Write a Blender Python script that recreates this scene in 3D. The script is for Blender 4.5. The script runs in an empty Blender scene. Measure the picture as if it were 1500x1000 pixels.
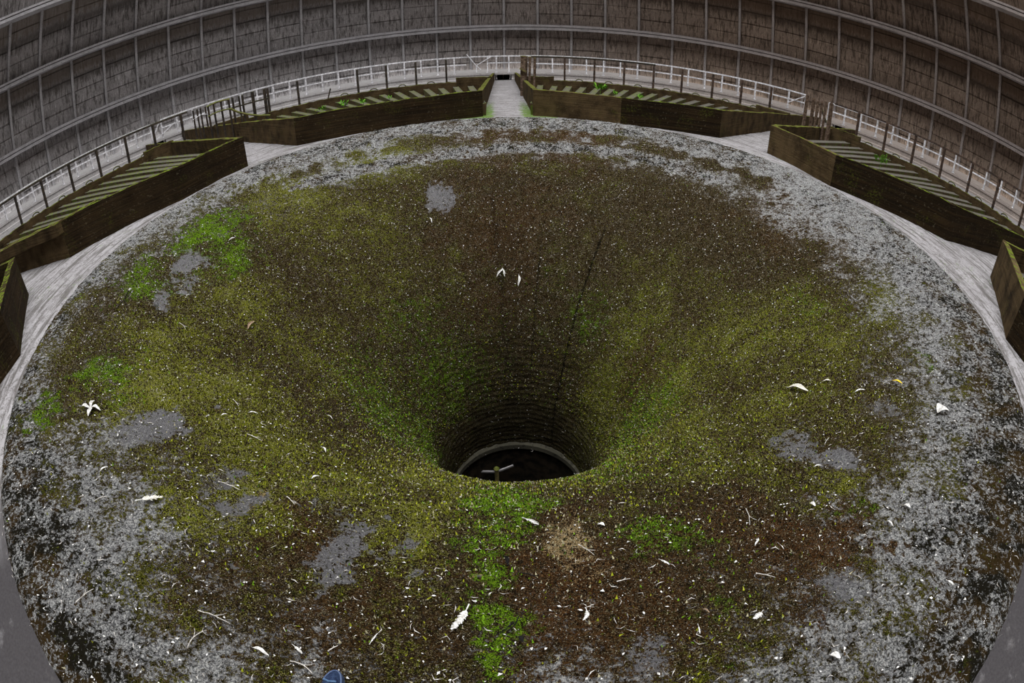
import bpy, math, random
import numpy as np
from mathutils import Vector, Matrix, noise as mnoise

S = bpy.context.scene
COL = S.collection
random.seed(7); RNG = np.random.default_rng(7)
R = math.radians

# ------------------------------------------------------------------ camera (fisheye lens), sky, exposure
cam_d = bpy.data.cameras.new('camera'); cam = bpy.data.objects.new('camera', cam_d); COL.objects.link(cam)
cam_d.type = 'PANO'
PITCH, ROLL, FPX = .631, -.011, 729.7
for holder in (cam_d, getattr(cam_d, 'cycles', None)):
    try:
        holder.panorama_type = 'FISHEYE_EQUISOLID'
        holder.fisheye_lens = FPX * 36.0 / 1500.0
        holder.fisheye_fov = R(179)
    except Exception:
        pass
cam_d.sensor_width = 36.0; cam_d.sensor_height = 24.0
cam_d.clip_start = .05; cam_d.clip_end = 300
cam.location = (-.08, -5.384, 2.0)
fwd = Vector((0, math.cos(PITCH), -math.sin(PITCH)))
cam.rotation_euler = (fwd.to_track_quat('-Z', 'Y').to_matrix() @ Matrix.Rotation(ROLL, 3, 'Z')).to_euler()
S.camera = cam

w = bpy.data.worlds.new('overcast_sky'); S.world = w; w.use_nodes = True
wn = w.node_tree.nodes; wl = w.node_tree.links
bg = wn['Background']
tc = wn.new('ShaderNodeTexCoord'); nz = wn.new('ShaderNodeTexNoise'); nz.inputs['Scale'].default_value = 2.5
cr = wn.new('ShaderNodeValToRGB'); cr.color_ramp.elements[0].color = (.86, .90, .96, 1); cr.color_ramp.elements[1].color = (1, 1, 1, 1)
wl.new(tc.outputs['Generated'], nz.inputs['Vector']); wl.new(nz.outputs['Fac'], cr.inputs['Fac']); wl.new(cr.outputs['Color'], bg.inputs['Color'])
bg.inputs['Strength'].default_value = 3.9
S.view_settings.view_transform = 'Standard'; S.view_settings.look = 'None'
S.view_settings.exposure = 1.0; S.view_settings.gamma = 1.0; S.view_settings.use_curve_mapping = False
# portal: tells the renderer that the sky is seen through the open top of the tower (adds no light of its own)
pd = bpy.data.lights.new('tower_mouth', 'AREA'); pd.shape = 'DISK'; pd.size = 42.0
pd.cycles.is_portal = True
po = bpy.data.objects.new('tower_mouth', pd); po.location = (0, 0, 40.2); COL.objects.link(po)
S.cycles.max_bounces = 6; S.cycles.diffuse_bounces = 4; S.cycles.glossy_bounces = 2

# ------------------------------------------------------------------ helpers
def obj(name, verts, faces, mat=None, parent=None, smooth=False, matidx=None):
    me = bpy.data.meshes.new(name)
    me.from_pydata([tuple(v) for v in verts], [], faces); me.update()
    for m in (mat if isinstance(mat, (list, tuple)) else [mat]):
        if m: me.materials.append(m)
    if smooth: me.polygons.foreach_set('use_smooth', [True] * len(me.polygons))
    if matidx is not None: me.polygons.foreach_set('material_index', matidx)
    o = bpy.data.objects.new(name, me); COL.objects.link(o)
    if parent: o.parent = parent
    return o
def big(name, V, F, mat, parent=None, smooth=True, attrs=None):
    """fast mesh from numpy arrays; F is (n, k)"""
    me = bpy.data.meshes.new(name); k = F.shape[1]; n = len(F)
    me.vertices.add(len(V)); me.vertices.foreach_set('co', V.astype(np.float32).ravel())
    me.loops.add(n * k); me.loops.foreach_set('vertex_index', F.astype(np.int32).ravel())
    me.polygons.add(n); me.polygons.foreach_set('loop_start', np.arange(0, n * k, k, dtype=np.int32))
    me.polygons.foreach_set('use_smooth', np.full(n, smooth, dtype=bool))
    me.update(calc_edges=True); me.validate()
    for a, vals in (attrs or {}).items():
        at = me.attributes.new(a, 'FLOAT', 'POINT'); at.data.foreach_set('value', vals.astype(np.float32).ravel())
    me.materials.append(mat)
    o = bpy.data.objects.new(name, me); COL.objects.link(o)
    if parent: o.parent = parent
    return o
def empty(name, loc=(0, 0, 0)):
    o = bpy.data.objects.new(name, None); COL.objects.link(o); o.location = loc; o.empty_display_size = .2; return o
def tag(o, label=None, cat=None, group=None, kind=None):
    if label: o['label'] = label
    if cat: o['category'] = cat
    if group: o['group'] = group
    if kind: o['kind'] = kind
    return o
def local(parent, pts):
    L = parent.location if parent else Vector((0, 0, 0))
    return [(p[0] - L[0], p[1] - L[1], p[2] - L[2]) for p in pts]
def pol(r, az, z=0.0): return (r * math.sin(az), r * math.cos(az), z)
def hexa(a, b):
    """8 corner points: a = 4 bottom, b = 4 top (same order)"""
    return list(a) + list(b), [(3, 2, 1, 0), (4, 5, 6, 7), (0, 1, 5, 4), (1, 2, 6, 5), (2, 3, 7, 6), (3, 0, 4, 7)]
def bar(p0, p1, w, h=None, up=(0, 0, 1)):
    h = h or w
    p0 = Vector(p0); p1 = Vector(p1); d = (p1 - p0).normalized(); u = Vector(up)
    if abs(d.dot(u)) > .95: u = Vector((0, 1, 0))
    s = d.cross(u).normalized(); t = s.cross(d).normalized()
    c = [(-1, -1), (1, -1), (1, 1), (-1, 1)]
    return hexa([p0 + s * x * w / 2 + t * y * h / 2 for x, y in c], [p1 + s * x * w / 2 + t * y * h / 2 for x, y in c])
def tube(pts, rad, n=6):
    pts = [Vector(p) for p in pts]; V = []; F = []
    for i, p in enumerate(pts):
        d = (pts[min(i + 1, len(pts) - 1)] - pts[max(i - 1, 0)]).normalized()
        u = Vector((0, 0, 1)) if abs(d.z) < .9 else Vector((1, 0, 0))
        s = d.cross(u).normalized(); t = s.cross(d)
        r = rad[i] if isinstance(rad, (list, tuple)) else rad
        for k in range(n):
            a = 2 * math.pi * k / n; V.append(p + s * math.cos(a) * r + t * math.sin(a) * r)
    for i in range(len(pts) - 1):
        for k in range(n):
            F.append((i * n + k, i * n + (k + 1) % n, (i + 1) * n + (k + 1) % n, (i + 1) * n + k))
    F.append(tuple(range(n - 1, -1, -1))); F.append(tuple(range((len(pts) - 1) * n, len(pts) * n)))
    return V, F
def join(parts):
    V = []; F = []
    for v, f in parts:
        o = len(V); V += list(v); F += [tuple(i + o for i in q) for q in f]
    return V, F

# numpy 3-D value noise
_T = RNG.random(65536).astype(np.float32)
def vnoise(P):
    i = np.floor(P).astype(np.int64); f = P - i; f = f * f * (3 - 2 * f); out = 0
    for dx in (0, 1):
        for dy in (0, 1):
            for dz in (0, 1):
                h = ((i[:, 0] + dx) * 73856093 ^ (i[:, 1] + dy) * 19349663 ^ (i[:, 2] + dz) * 83492791) & 65535
                wgt = (f[:, 0] if dx else 1 - f[:, 0]) * (f[:, 1] if dy else 1 - f[:, 1]) * (f[:, 2] if dz else 1 - f[:, 2])
                out = out + _T[h] * wgt
    return out
def fbm(P, s, o=3):
    r = 0; a = .5; t = 0
    for k in range(o): r = r + a * vnoise(P * s * 2 ** k + 17.3 * k); t += a; a /= 2
    return r / t

# ------------------------------------------------------------------ materials
class NT:
    def __init__(self, name, rough=.9, spec=.2):
        self.m = bpy.data.materials.new(name); self.m.use_nodes = True
        self.n = self.m.node_tree.nodes; self.l = self.m.node_tree.links
        self.b = self.n['Principled BSDF']; self.b.inputs['Roughness'].default_value = rough
        self.b.inputs['Specular IOR Level'].default_value = spec
    def put(self, sock, v):
        if v is None: return
        if isinstance(v, bpy.types.NodeSocket): self.l.new(v, sock)
        elif isinstance(v, (tuple, list)) and len(v) == 3 and sock.type == 'RGBA': sock.default_value = (*v, 1)
        else: sock.default_value = v
    def math(self, op, a, b=None, c=None, clamp=False):
        x = self.n.new('ShaderNodeMath'); x.operation = op; x.use_clamp = clamp
        self.put(x.inputs[0], a); self.put(x.inputs[1], b); self.put(x.inputs[2], c); return x.outputs[0]
    def mix(self, f, a, b, mode='MIX'):
        x = self.n.new('ShaderNodeMix'); x.data_type = 'RGBA'; x.blend_type = mode; x.clamp_factor = True
        self.put(x.inputs['Factor'], f); self.put(x.inputs[6], a); self.put(x.inputs[7], b); return x.outputs[2]
    def noise(self, scale, detail=4, vec=None, rough=.55, dist=0, color=False):
        x = self.n.new('ShaderNodeTexNoise'); x.inputs['Scale'].default_value = scale; x.inputs['Detail'].default_value = detail
        x.inputs['Roughness'].default_value = rough; x.inputs['Distortion'].default_value = dist
        self.l.new(vec or self.pos(), x.inputs['Vector']); return x.outputs['Color' if color else 'Fac']
    def vor(self, scale, vec=None, feat='F1', out='Distance'):
        x = self.n.new('ShaderNodeTexVoronoi'); x.feature = feat; x.inputs['Scale'].default_value = scale
        self.l.new(vec or self.pos(), x.inputs['Vector']); return x.outputs[out]
    def pos(self):
        if not hasattr(self, '_g'): self._g = self.n.new('ShaderNodeNewGeometry')
        return self._g.outputs['Position']
    def nrmz(self):
        self.pos(); x = self.n.new('ShaderNodeSeparateXYZ'); self.l.new(self._g.outputs['Normal'], x.inputs[0]); return x.outputs[2]
    def xyz(self):
        x = self.n.new('ShaderNodeSeparateXYZ'); self.l.new(self.pos(), x.inputs[0]); return x.outputs
    def comb(self, a, b, c):
        x = self.n.new('ShaderNodeCombineXYZ'); self.put(x.inputs[0], a); self.put(x.inputs[1], b); self.put(x.inputs[2], c); return x.outputs[0]
    def cyl(self, kr, ka, kz):
        """cylindrical coordinates of the tower: (azimuth*ka, radius*kr, z*kz)"""
        o = self.xyz(); az = self.math('ARCTAN2', o[0], o[1])
        r = self.math('SQRT', self.math('ADD', self.math('MULTIPLY', o[0], o[0]), self.math('MULTIPLY', o[1], o[1])))
        return self.comb(self.math('MULTIPLY', az, ka), self.math('MULTIPLY', r, kr), self.math('MULTIPLY', o[2], kz))
    def ss(self, v, a, b):
        x = self.n.new('ShaderNodeMapRange'); x.interpolation_type = 'SMOOTHSTEP'
        self.put(x.inputs[0], v); x.inputs[1].default_value = a; x.inputs[2].default_value = b; return x.outputs[0]
    def attr(self, a):
        x = self.n.new('ShaderNodeAttribute'); x.attribute_name = a; return x.outputs['Fac']
    def rnd(self):
        x = self.n.new('ShaderNodeObjectInfo'); return x.outputs['Random']
    def bump(self, h, strength=.5, dist=.02):
        x = self.n.new('ShaderNodeBump'); x.inputs['Strength'].default_value = strength; x.inputs['Distance'].default_value = dist
        self.put(x.inputs['Height'], h); self.l.new(x.outputs[0], self.b.inputs['Normal'])
    def done(self, c): self.put(self.b.inputs['Base Color'], c); return self.m

def mat_tower():
    t = NT('stained_tower_concrete', .95, .05)
    st = t.noise(1, 6, t.cyl(0, 30 * 6, 1.1), .7)           # vertical run-off streaks
    st2 = t.noise(1, 6, t.cyl(0, 30 * 13, 1.6), .7)
    blot = t.noise(.7, 6)
    fine = t.noise(10, 6, None, .75)
    c = t.mix(blot, (.175, .16, .155), (.33, .31, .305))
    c = t.mix(t.math('MULTIPLY', t.ss(st, .49, .59), .75), c, (.060, .053, .048))
    c = t.mix(t.math('MULTIPLY', t.ss(st2, .54, .63), .65), c, (.50, .475, .46))
    c = t.mix(t.math('MULTIPLY', t.ss(fine, .50, .62), .5), c, (.10, .09, .085))
    x = t.xyz()
    # clean brown band under every ring beam, ending in a fringe of dark drips
    for zb in (6.17, 9.47):
        zz = t.math('ADD', x[2], t.math('MULTIPLY', t.math('SUBTRACT', st, .5), 1.6))
        fr = t.math('MULTIPLY', t.ss(zz, zb - 1.9, zb - 1.15), t.ss(zz, zb - .75, zb - 1.15))
        c = t.mix(t.math('MULTIPLY', fr, .75), c, (.05, .042, .036))
        cl = t.math('MULTIPLY', t.ss(zz, zb - 1.0, zb - .7), t.ss(x[2], zb + .02, zb))
        c = t.mix(t.math('MULTIPLY', cl, .7), c, (.13, .105, .085))
    warm = t.math('MULTIPLY', t.ss(x[0], -14, 16), .95)      # browner towards one side of the tower
    c = t.mix(warm, c, t.mix(1.0, c, (.74, .58, .44), 'MULTIPLY'))
    v = t.n.new('ShaderNodeHueSaturation'); t.l.new(c, v.inputs['Color'])
    t.put(v.inputs['Value'], t.math('MULTIPLY_ADD', t.rnd(), .22, .90))
    t.bump(t.math('ADD', fine, st), .5, .02)
    return t.done(v.outputs[0])
def mat_pale(name, a, b, warmx=True):
    t = NT(name)
    c = t.mix(t.noise(2, 6), a, b)
    c = t.mix(t.math('MULTIPLY', t.ss(t.noise(14, 5), .52, .7), .6), c, tuple(k * .35 for k in a))
    if warmx:
        c = t.mix(t.math('MULTIPLY', t.ss(t.xyz()[0], -8, 22), .7), c, t.mix(1.0, c, (.72, .60, .50), 'MULTIPLY'))
    t.bump(t.noise(25, 4), .4, .01)
    return t.done(c)
def mat_trough():
    t = NT('dark_board_marked_concrete', .9, .08)
    o = t.xyz()
    zz = t.comb(t.math('MULTIPLY', o[0], .6), t.math('MULTIPLY', o[1], .6), t.math('MULTIPLY', o[2], 22))
    lines = t.noise(1, 3, zz, .6)
    c = t.mix(t.noise(1.6, 5), (.010, .006, .003), (.048, .030, .013))
    c = t.mix(t.ss(lines, .42, .60), t.mix(.6, c, (.008, .006, .004)), c)
    c = t.mix(t.math('MULTIPLY', t.ss(t.noise(20, 6), .60, .7), .55), c, (.13, .11, .07))
    c = t.mix(t.math('MULTIPLY', t.ss(t.noise(2.3, 4), .52, .68), t.math('MULTIPLY', t.ss(t.noise(30, 3), .48, .62), .6)), c, (.075, .085, .010))
    pale = t.attr('pale')
    c = t.mix(t.math('MULTIPLY', t.math('MULTIPLY', pale, .75), t.ss(t.noise(3, 6), .2, .7)), c, (.155, .105, .050))
    top = t.math('MULTIPLY', t.ss(t.nrmz(), .35, .8), t.math('MULTIPLY', t.ss(t.noise(11, 5), .46, .58), .85))
    c = t.mix(top, c, t.mix(t.noise(40, 3), (.03, .06, .003), (.20, .26, .02)))
    t.bump(t.math('ADD', t.math('MULTIPLY', lines, 1.4), t.noise(40, 5)), .7, .02)
    return t.done(c)
def mat_floor():
    t = NT('pale_washed_concrete_apron', .85, .3)
    n1 = t.noise(1.2, 6); n2 = t.noise(1, 6, t.cyl(7, 6, 0), .7); f = t.noise(45, 5, None, .7)
    c = t.mix(n1, (.20, .187, .188), (.42, .40, .40))
    c = t.mix(t.math('MULTIPLY', t.ss(n2, .47, .60), .85), c, (.085, .075, .068))
    c = t.mix(t.math('MULTIPLY', t.ss(t.math('ADD', f, t.math('MULTIPLY', t.math('SUBTRACT', t.noise(9, 6, None, .75), .5), 1.0)), .52, .60), .75), c, (.09, .08, .07))
    c = t.mix(t.math('MULTIPLY', t.ss(t.vor(14), .12, .04), t.ss(t.noise(3), .5, .6)), c, (.75, .73, .70))
    c = t.mix(t.math('MULTIPLY', t.attr('near_shade'), t.ss(t.noise(1.7, 6, None, .7), .22, .42)), c, t.mix(f, (.012, .010, .010), (.075, .068, .070)))
    alg = t.math('MULTIPLY', t.ss(t.math('ADD', t.attr('algae'), t.math('MULTIPLY', t.math('SUBTRACT', t.noise(7, 7, None, .75), .5), 2.2)), .50, .72), .9, clamp=True)
    c = t.mix(alg, c, t.mix(t.noise(30), (.03, .07, .006), (.16, .27, .025)))
    t.bump(t.math('ADD', n1, t.math('MULTIPLY', f, .6)), .5, .015)
    return t.done(c)
def mat_bowl():
    t = NT('mossy_funnel_concrete', .95, .03)
    g = t.noise(130, 4, None, .7); hi = t.noise(70, 5, None, .8); md = t.noise(30, 6, None, .75, .5); mid2 = t.noise(11, 6, None, .7); lo = t.noise(3.2, 6, None, .6)
    off = lambda v, k: t.math('MULTIPLY', t.math('SUBTRACT', v, .5), k)
    # bare concrete
    con = t.mix(md, (.10, .095, .10), (.30, .29, .295))
    con = t.mix(t.math('MULTIPLY', t.ss(hi, .50, .60), .8), con, (.46, .45, .44))
    con = t.mix(t.ss(g, .60, .66), con, (.03, .03, .025))
    # white lichen broken up by black moss cushions (outer ring)
    lic = t.mix(t.ss(hi, .42, .60), (.11, .11, .11), (.74, .73, .70))
    lic = t.mix(t.math('MULTIPLY', t.ss(mid2, .48, .62), .55), lic, (.24, .235, .24))
    spk = t.math('ADD', md, t.math('ADD', off(mid2, .55), off(hi, .45)))
    spd = t.math('ADD', spk, off(t.attr('dark'), .17))
    lic = t.mix(t.ss(spd, .500, .535), lic, t.mix(t.ss(lo, .45, .55), t.mix(g, (.005, .004, .003), (.030, .026, .016)), t.mix(g, (.008, .005, .002), (.10, .062, .022))))
    # moss carpet: dark brown ground, yellow, green and straw tips
    brn = t.mix(t.ss(hi, .38, .68), (.005, .003, .001), (.105, .066, .024))
    rst = t.mix(t.ss(hi, .38, .68), (.008, .004, .002), (.19, .080, .024))
    brn = t.mix(t.math('MULTIPLY', t.attr('rust'), .9), brn, rst)
    brn = t.mix(t.ss(t.math('ADD', g, off(md, .5)), .57, .62), brn, (.34, .29, .18))
    yel = t.mix(t.ss(g, .38, .62), (.035, .038, .002), (.44, .46, .035))
    grn = t.mix(t.ss(g, .38, .62), (.02, .055, .002), (.30, .52, .025))
    yv = t.math('ADD', t.math('ADD', md, off(hi, 1.1)), t.math('ADD', off(mid2, .5), off(t.attr('yellow'), .30)))
    moss = t.mix(t.ss(yv, .51, .56), brn, yel)
    bei = t.math('ADD', t.math('ADD', hi, off(g, 1.0)), off(t.attr('yellow'), .14))
    moss = t.mix(t.math('MULTIPLY', t.ss(bei, .61, .65), .8), moss, (.44, .39, .24))
    gv = t.math('ADD', t.math('ADD', md, off(hi, 1.1)), t.math('ADD', off(mid2, .9), off(t.attr('green'), .31)))
    moss = t.mix(t.ss(gv, .56, .61), moss, grn)
    sv = t.math('ADD', t.math('ADD', hi, off(g, 1.0)), off(t.attr('straw'), .34))
    moss = t.mix(t.ss(sv, .60, .64), moss, (.60, .44, .22))
    moss = t.mix(t.ss(t.math('ADD', spk, off(hi, .5)), .60, .66), moss, (.008, .006, .003))
    # bare scrapes
    br = t.math('ADD', t.math('ADD', off(mid2, 1.3), off(md, .6)), t.attr('bare'))
    moss = t.mix(t.math('MULTIPLY', t.ss(br, .46, .54), t.ss(spk, .64, .58)), moss, con)
    # moss / lichen border
    cov = t.math('ADD', t.attr('cover'), t.math('ADD', t.math('ADD', off(md, 2.0), off(hi, 1.6)), t.math('ADD', off(mid2, 1.5), off(lo, .4))))
    c = t.mix(t.ss(cov, .46, .54), lic, moss)
    # small pale crumbs
    c = t.mix(t.math('MULTIPLY', t.ss(t.vor(42), .17, .12), t.ss(t.noise(14, 3), .47, .54)), c, (.70, .68, .60))
    # cracks / run-off lines and tone darkening towards the throat
    c = t.mix(t.math('MULTIPLY', t.attr('crack'), t.ss(mid2, .25, .5)), c, (.006, .005, .004))
    c = t.mix(t.math('MULTIPLY', t.attr('depth_dark'), .72), c, t.mix(t.ss(hi, .4, .7), (.006, .005, .003), (.075, .062, .032)))
    t.bump(t.math('ADD', t.math('MULTIPLY', md, 1.6), t.math('MULTIPLY', hi, 1.0)), 1.0, .035)
    return t.done(c)
def mat_plain(name, a, b, scale=30, rough=.8, translucent=False, bumpd=.004):
    t = NT(name, rough, .12)
    c = t.mix(t.ss(t.noise(scale, 4), .35, .65), a, b)
    t.bump(t.noise(scale * 2, 4), .4, bumpd)
    return t.done(c)
def mat_iron(name, a, b, moss=.0):
    t = NT(name, .75, .4)
    c = t.mix(t.ss(t.noise(9, 6), .4, .62), a, b)
    if moss:
        c = t.mix(t.math('MULTIPLY', t.ss(t.nrmz(), .0, .6), t.ss(t.noise(5), .5 - moss * .3, .55)), c, (.10, .12, .012))
    t.bump(t.noise(60, 4), .4, .004)
    return t.done(c)

M_TOWER = mat_tower(); M_BEAM = mat_pale('ring_beam_concrete', (.15, .14, .14), (.40, .38, .385)); M_RIB = mat_pale('rib_concrete', (.20, .19, .19), (.44, .42, .42))
M_LEDGE = mat_pale('pale_ledge_concrete', (.24, .225, .22), (.50, .475, .46))
M_TROUGH = mat_trough(); M_FLOOR = mat_floor(); M_BOWL = mat_bowl()
M_RAIL = mat_iron('galvanised_rail', (.42, .41, .42), (.75, .73, .74)); M_RUSTRAIL = mat_iron('rusty_dark_rail', (.030, .018, .012), (.10, .060, .040))
M_MOSSRAIL = mat_iron('mossy_dark_rail', (.018, .014, .010), (.055, .038, .024), .8); M_OLIVE = mat_iron('mossy_bent_pipe', (.10, .085, .03), (.22, .17, .06), 1)
M_PLANK = mat_plain('wet_baffle_concrete', (.055, .040, .024), (.17, .13, .075), 12)
M_DARK = mat_plain('black_void_concrete', (.004, .004, .004), (.012, .010, .009), 6)
M_TIMBER = mat_plain('weathered_timber', (.07, .045, .030), (.20, .14, .10), 14)
M_WHITE = mat_plain('bleached_leaf', (.46, .44, .40), (.80, .78, .74), 60); M_CREAM = mat_plain('cream_feather', (.60, .56, .46), (.82, .78, .68), 60)
M_BLACKF = mat_plain('black_feather', (.004, .004, .004), (.012, .011, .010), 60); M_YELLOW = mat_plain('yellow_leaf', (.75, .50, .02), (.90, .68, .05), 60)
M_BROWNL = mat_plain('brown_dry_leaf', (.22, .15, .09), (.34, .25, .17), 60); M_TWIG = mat_plain('grey_twig', (.32, .29, .25), (.66, .62, .56), 60)
M_TWIGD = mat_plain('dark_twig', (.006, .005, .004), (.022, .018, .014), 60)
M_WEED = mat_plain('fresh_weed_leaf', (.05, .16, .01), (.20, .42, .04), 25)
M_SHOE = mat_plain('blue_shoe_fabric', (.012, .02, .05), (.03, .05, .10), 90); M_SOLE = mat_plain('shoe_rubber_edge', (.05, .075, .14), (.09, .12, .20), 50)
M_LACE = mat_plain('light_blue_lace', (.06, .12, .22), (.12, .20, .32), 90)

# ------------------------------------------------------------------ tower shell (the setting)
NR = 83; DL = 2 * math.pi / NR; A0 = -.013
TR = np.array([(-1.4, 30.75), (2.2, 30.0), (6.17, 28.35), (9.47, 25.7), (13.2, 23.4), (17, 22.0), (28, 21.0), (40, 20.6)])
def RW(z): return float(np.interp(z, TR[:, 0], TR[:, 1])) + .72
OFFS = .72
def shell(name, z0, z1, az0, az1, mat, thick=.25, n=None):
    n = n or max(2, int((az1 - az0) / R(2.2))); V = []; F = []
    zs = [z0] + [float(z) for z in TR[:, 0] if z0 < z < z1] + [z1]
    for a in np.linspace(az0, az1, n + 1):
        for z in zs: V += [pol(RW(z) + .05, a, z), pol(RW(z) + .05 + thick, a, z)]
    k = 2 * len(zs)
    for i in range(n):
        for j in range(len(zs) - 1):
            a = i * k + 2 * j; b = a + k
            F += [(a, b, b + 2, a + 2), (a + 1, a + 3, b + 3, b + 1)]
        a = i * k; b = a + k
        F += [(a, a + 1, b + 1, b), (a + k - 2, b + k - 2, b + k - 1, a + k - 1)]
    F += [tuple([j * 2 for j in range(len(zs))] + [j * 2 + 1 for j in reversed(range(len(zs)))])]
    q = n * k; F += [tuple([q + j * 2 + 1 for j in range(len(zs))] + [q + j * 2 for j in reversed(range(len(zs)))])]
    o = obj(name, V, F, mat); o['kind'] = 'structure'; return o
KV = 18                                             # bays built in detail left and right of the axis
AZL, AZR = A0 - (KV + .5) * DL, A0 + (KV + .5) * DL
tiers = [('wall_lower', -1.4, 2.2, [(-1.05, -.25), (-.25, .70), (.70, 1.62), (1.62, 2.2)]),
         ('wall_middle', 2.2, 6.17, [2.55 + k * .84 for k in range(0, 5)]),
         ('wall_upper', 6.17, 9.6, [6.55 + k * .80 for k in range(0, 5)])]
def bulge_panel(z0, z1):
    g = .022; d = .045; e = .02; a = DL / 2 - .085 / 30
    V = []
    for z, aa, off in ((z0 + g, a, 0), (z1 - g, a, 0), (z0 + g + e, a - e / 30, -d), (z1 - g - e, a - e / 30, -d)):
        for s in (-1, 1): V.append(pol(RW(z) + .05 + off, s * aa, z))
    # outer 0,1 (low) 2,3 (high); face 4,5 (low) 6,7 (high)
    return V, [(4, 6, 7, 5), (0, 4, 5, 1), (2, 3, 7, 6), (0, 2, 6, 4), (1, 5, 7, 3)]
def rib_mesh(z0, z1):
    P = []; zs = [z0] + [float(z) for z in TR[:, 0] if z0 < z < z1] + [z1]; V = []; F = []
    for z in zs:
        for s, off in ((-.085, .05), (-.075, -.22), (.075, -.22), (.085, .05)): V.append((s, RW(z) + off, z))
    for j in range(len(zs) - 1):
        a = j * 4
        for k in range(4): F.append((a + k, a + (k + 1) % 4, a + 4 + (k + 1) % 4, a + 4 + k))
    F += [(3, 2, 1, 0), tuple(len(V) - 4 + k for k in range(4))]
    return V, F
for ti, (nm, z0, z1, rows) in enumerate(tiers):
    W = shell(nm, z0, z1, AZL - (.5 if ti else .5) * DL, AZR + .5 * DL, M_TOWER)
    if not isinstance(rows[0], tuple):
        rows = [(z0, rows[0])] + [(a, min(b, z1)) for a, b in zip(rows, rows[1:] + [z1])]
    meshes = []
    for (a, b) in rows:
        v, f = bulge_panel(a, b); me = bpy.data.meshes.new('panel'); me.from_pydata(v, [], f); me.materials.append(M_TOWER); meshes.append(me)
    for k in range(-KV, KV + 1):
        for me in meshes:
            if len(W.children) >= 298: break
            p = bpy.data.objects.new('panel', me); COL.objects.link(p); p.parent = W
            p.rotation_euler[2] = -(A0 + (k + .5) * DL) if k < KV else -(A0 - (KV + .5) * DL)
            s = random.uniform(-.008, .008); p.rotation_euler[0] = 0
            p.location = (0, 0, random.uniform(-.025, .025)); p.scale = (1 + s * .15, 1 + s * .15, 1)
    rv, rf = rib_mesh(z0, z1); rm = bpy.data.meshes.new('rib'); rm.from_pydata(rv, [], rf); rm.materials.append(M_RIB)
    for k in range(-KV, KV + 1):
        p = bpy.data.objects.new('rib', rm); COL.objects.link(p); p.parent = W; p.rotation_euler[2] = -(A0 + k * DL)
def ring(name, prof, mat, az0=0, az1=2 * math.pi, n=240, kind='structure', parent=None, smooth=False):
    full = abs(az1 - az0 - 2 * math.pi) < 1e-6; V = []; F = []; k = len(prof)
    m = n if full else n + 1
    for i in range(m):
        a = az0 + (az1 - az0) * i / n
        for r, z in prof: V.append(pol(r, a, z))
    for i in range(n):
        a = i * k; b = ((i + 1) % m) * k
        for j in range(k): F.append((a + j, b + j, b + (j + 1) % k, a + (j + 1) % k))
    if not full: F += [tuple(range(k - 1, -1, -1)), tuple(range(n * k, n * k + k))]
    o = obj(name, V, F, mat, parent, smooth)
    if kind: o['kind'] = kind
    return o
for i, zb in enumerate((2.18, 6.17, 9.47)):          # ring beams: a deep course with a thinner lip on it
    r0 = RW(zb)
    ring('trim_%d' % (i + 1), [(r0 + .15, zb - .02), (r0 - .74, zb), (r0 - .74, zb + .17), (r0 - .68, zb + .185), (r0 - .68, zb + .215), (r0 - .78, zb + .23), (r0 - .78, zb + .36), (r0 - .1, zb + .42)], M_BEAM, n=332)
shell('wall_top', 9.6, 40, 0, 2 * math.pi, M_TOWER, n=120)
shell('wall_rear', -1.4, 9.6, AZR + .5 * DL, AZL - .5 * DL + 2 * math.pi, M_TOWER)

# ------------------------------------------------------------------ floor apron
FR = [(5.9, -.42), (5.93, -.13), (6.3, -.135), (7, -.17), (8, -.22), (9.5, -.29), (12, -.41), (16, -.60), (20, -.78), (24.3, -.97), (31, -1.3)]
def zf(r): return float(np.interp(r, [p[0] for p in FR[1:]], [p[1] for p in FR[1:]]))
rr = np.concatenate([[5.9], np.linspace(5.93, 10, 60), np.linspace(10.2, 31, 60)])
nA = 720; az = np.linspace(0, 2 * np.pi, nA, endpoint=False)
G_r, G_a = np.meshgrid(rr, az)
gz = np.interp(G_r, [p[0] for p in FR], [p[1] for p in FR]); gz[:, 0] = -.45
P = np.stack([G_r * np.sin(G_a), G_r * np.cos(G_a), gz], -1).reshape(-1, 3)
P[:, 2] += (fbm(P, 2.2, 3) - .5) * .03
def gridF(na, nr, closed=True):
    i = np.arange(na)[:, None]; j = np.arange(nr - 1)[None, :]; i2 = (i + 1) % na
    return np.stack([i * nr + j, i * nr + j + 1, i2 * nr + j + 1, i2 * nr + j], -1).reshape(-1, 4)
# algae grows along the walkway edges and at the foot of the trough walls
GAPS = [0 - .017, R(45.6), R(89.7), R(134), R(-48.9), R(-91.7), R(-137)]
alg = np.zeros(len(P))
rad = np.hypot(P[:, 0], P[:, 1]); pa = np.arctan2(P[:, 0], P[:, 1])
for g in GAPS:
    da = (pa - g + np.pi) % (2 * np.pi) - np.pi
    lat = np.abs(rad * np.sin(da)); on = (np.cos(da) > 0) & (rad > 6.2)
    e = np.clip((lat - .18) / .25, 0, 1) * on * (lat < 1.2)
    alg = np.maximum(alg, e * np.clip((14 - rad) / 6, .25, 1) * (1.0 if abs(g) < .1 else .42))
alg = np.maximum(alg * .8, .05)
near_shade = np.clip((-np.cos(pa) - .70) / .12, 0, 1); alg *= 1 - near_shade  # floor behind the camera painted dark, standing in for vignette and shade
floor = big('floor', P, gridF(nA, len(rr))[:, ::-1], M_FLOOR, None, True, {'algae': alg, 'near_shade': near_shade}); floor['kind'] = 'structure'

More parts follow.
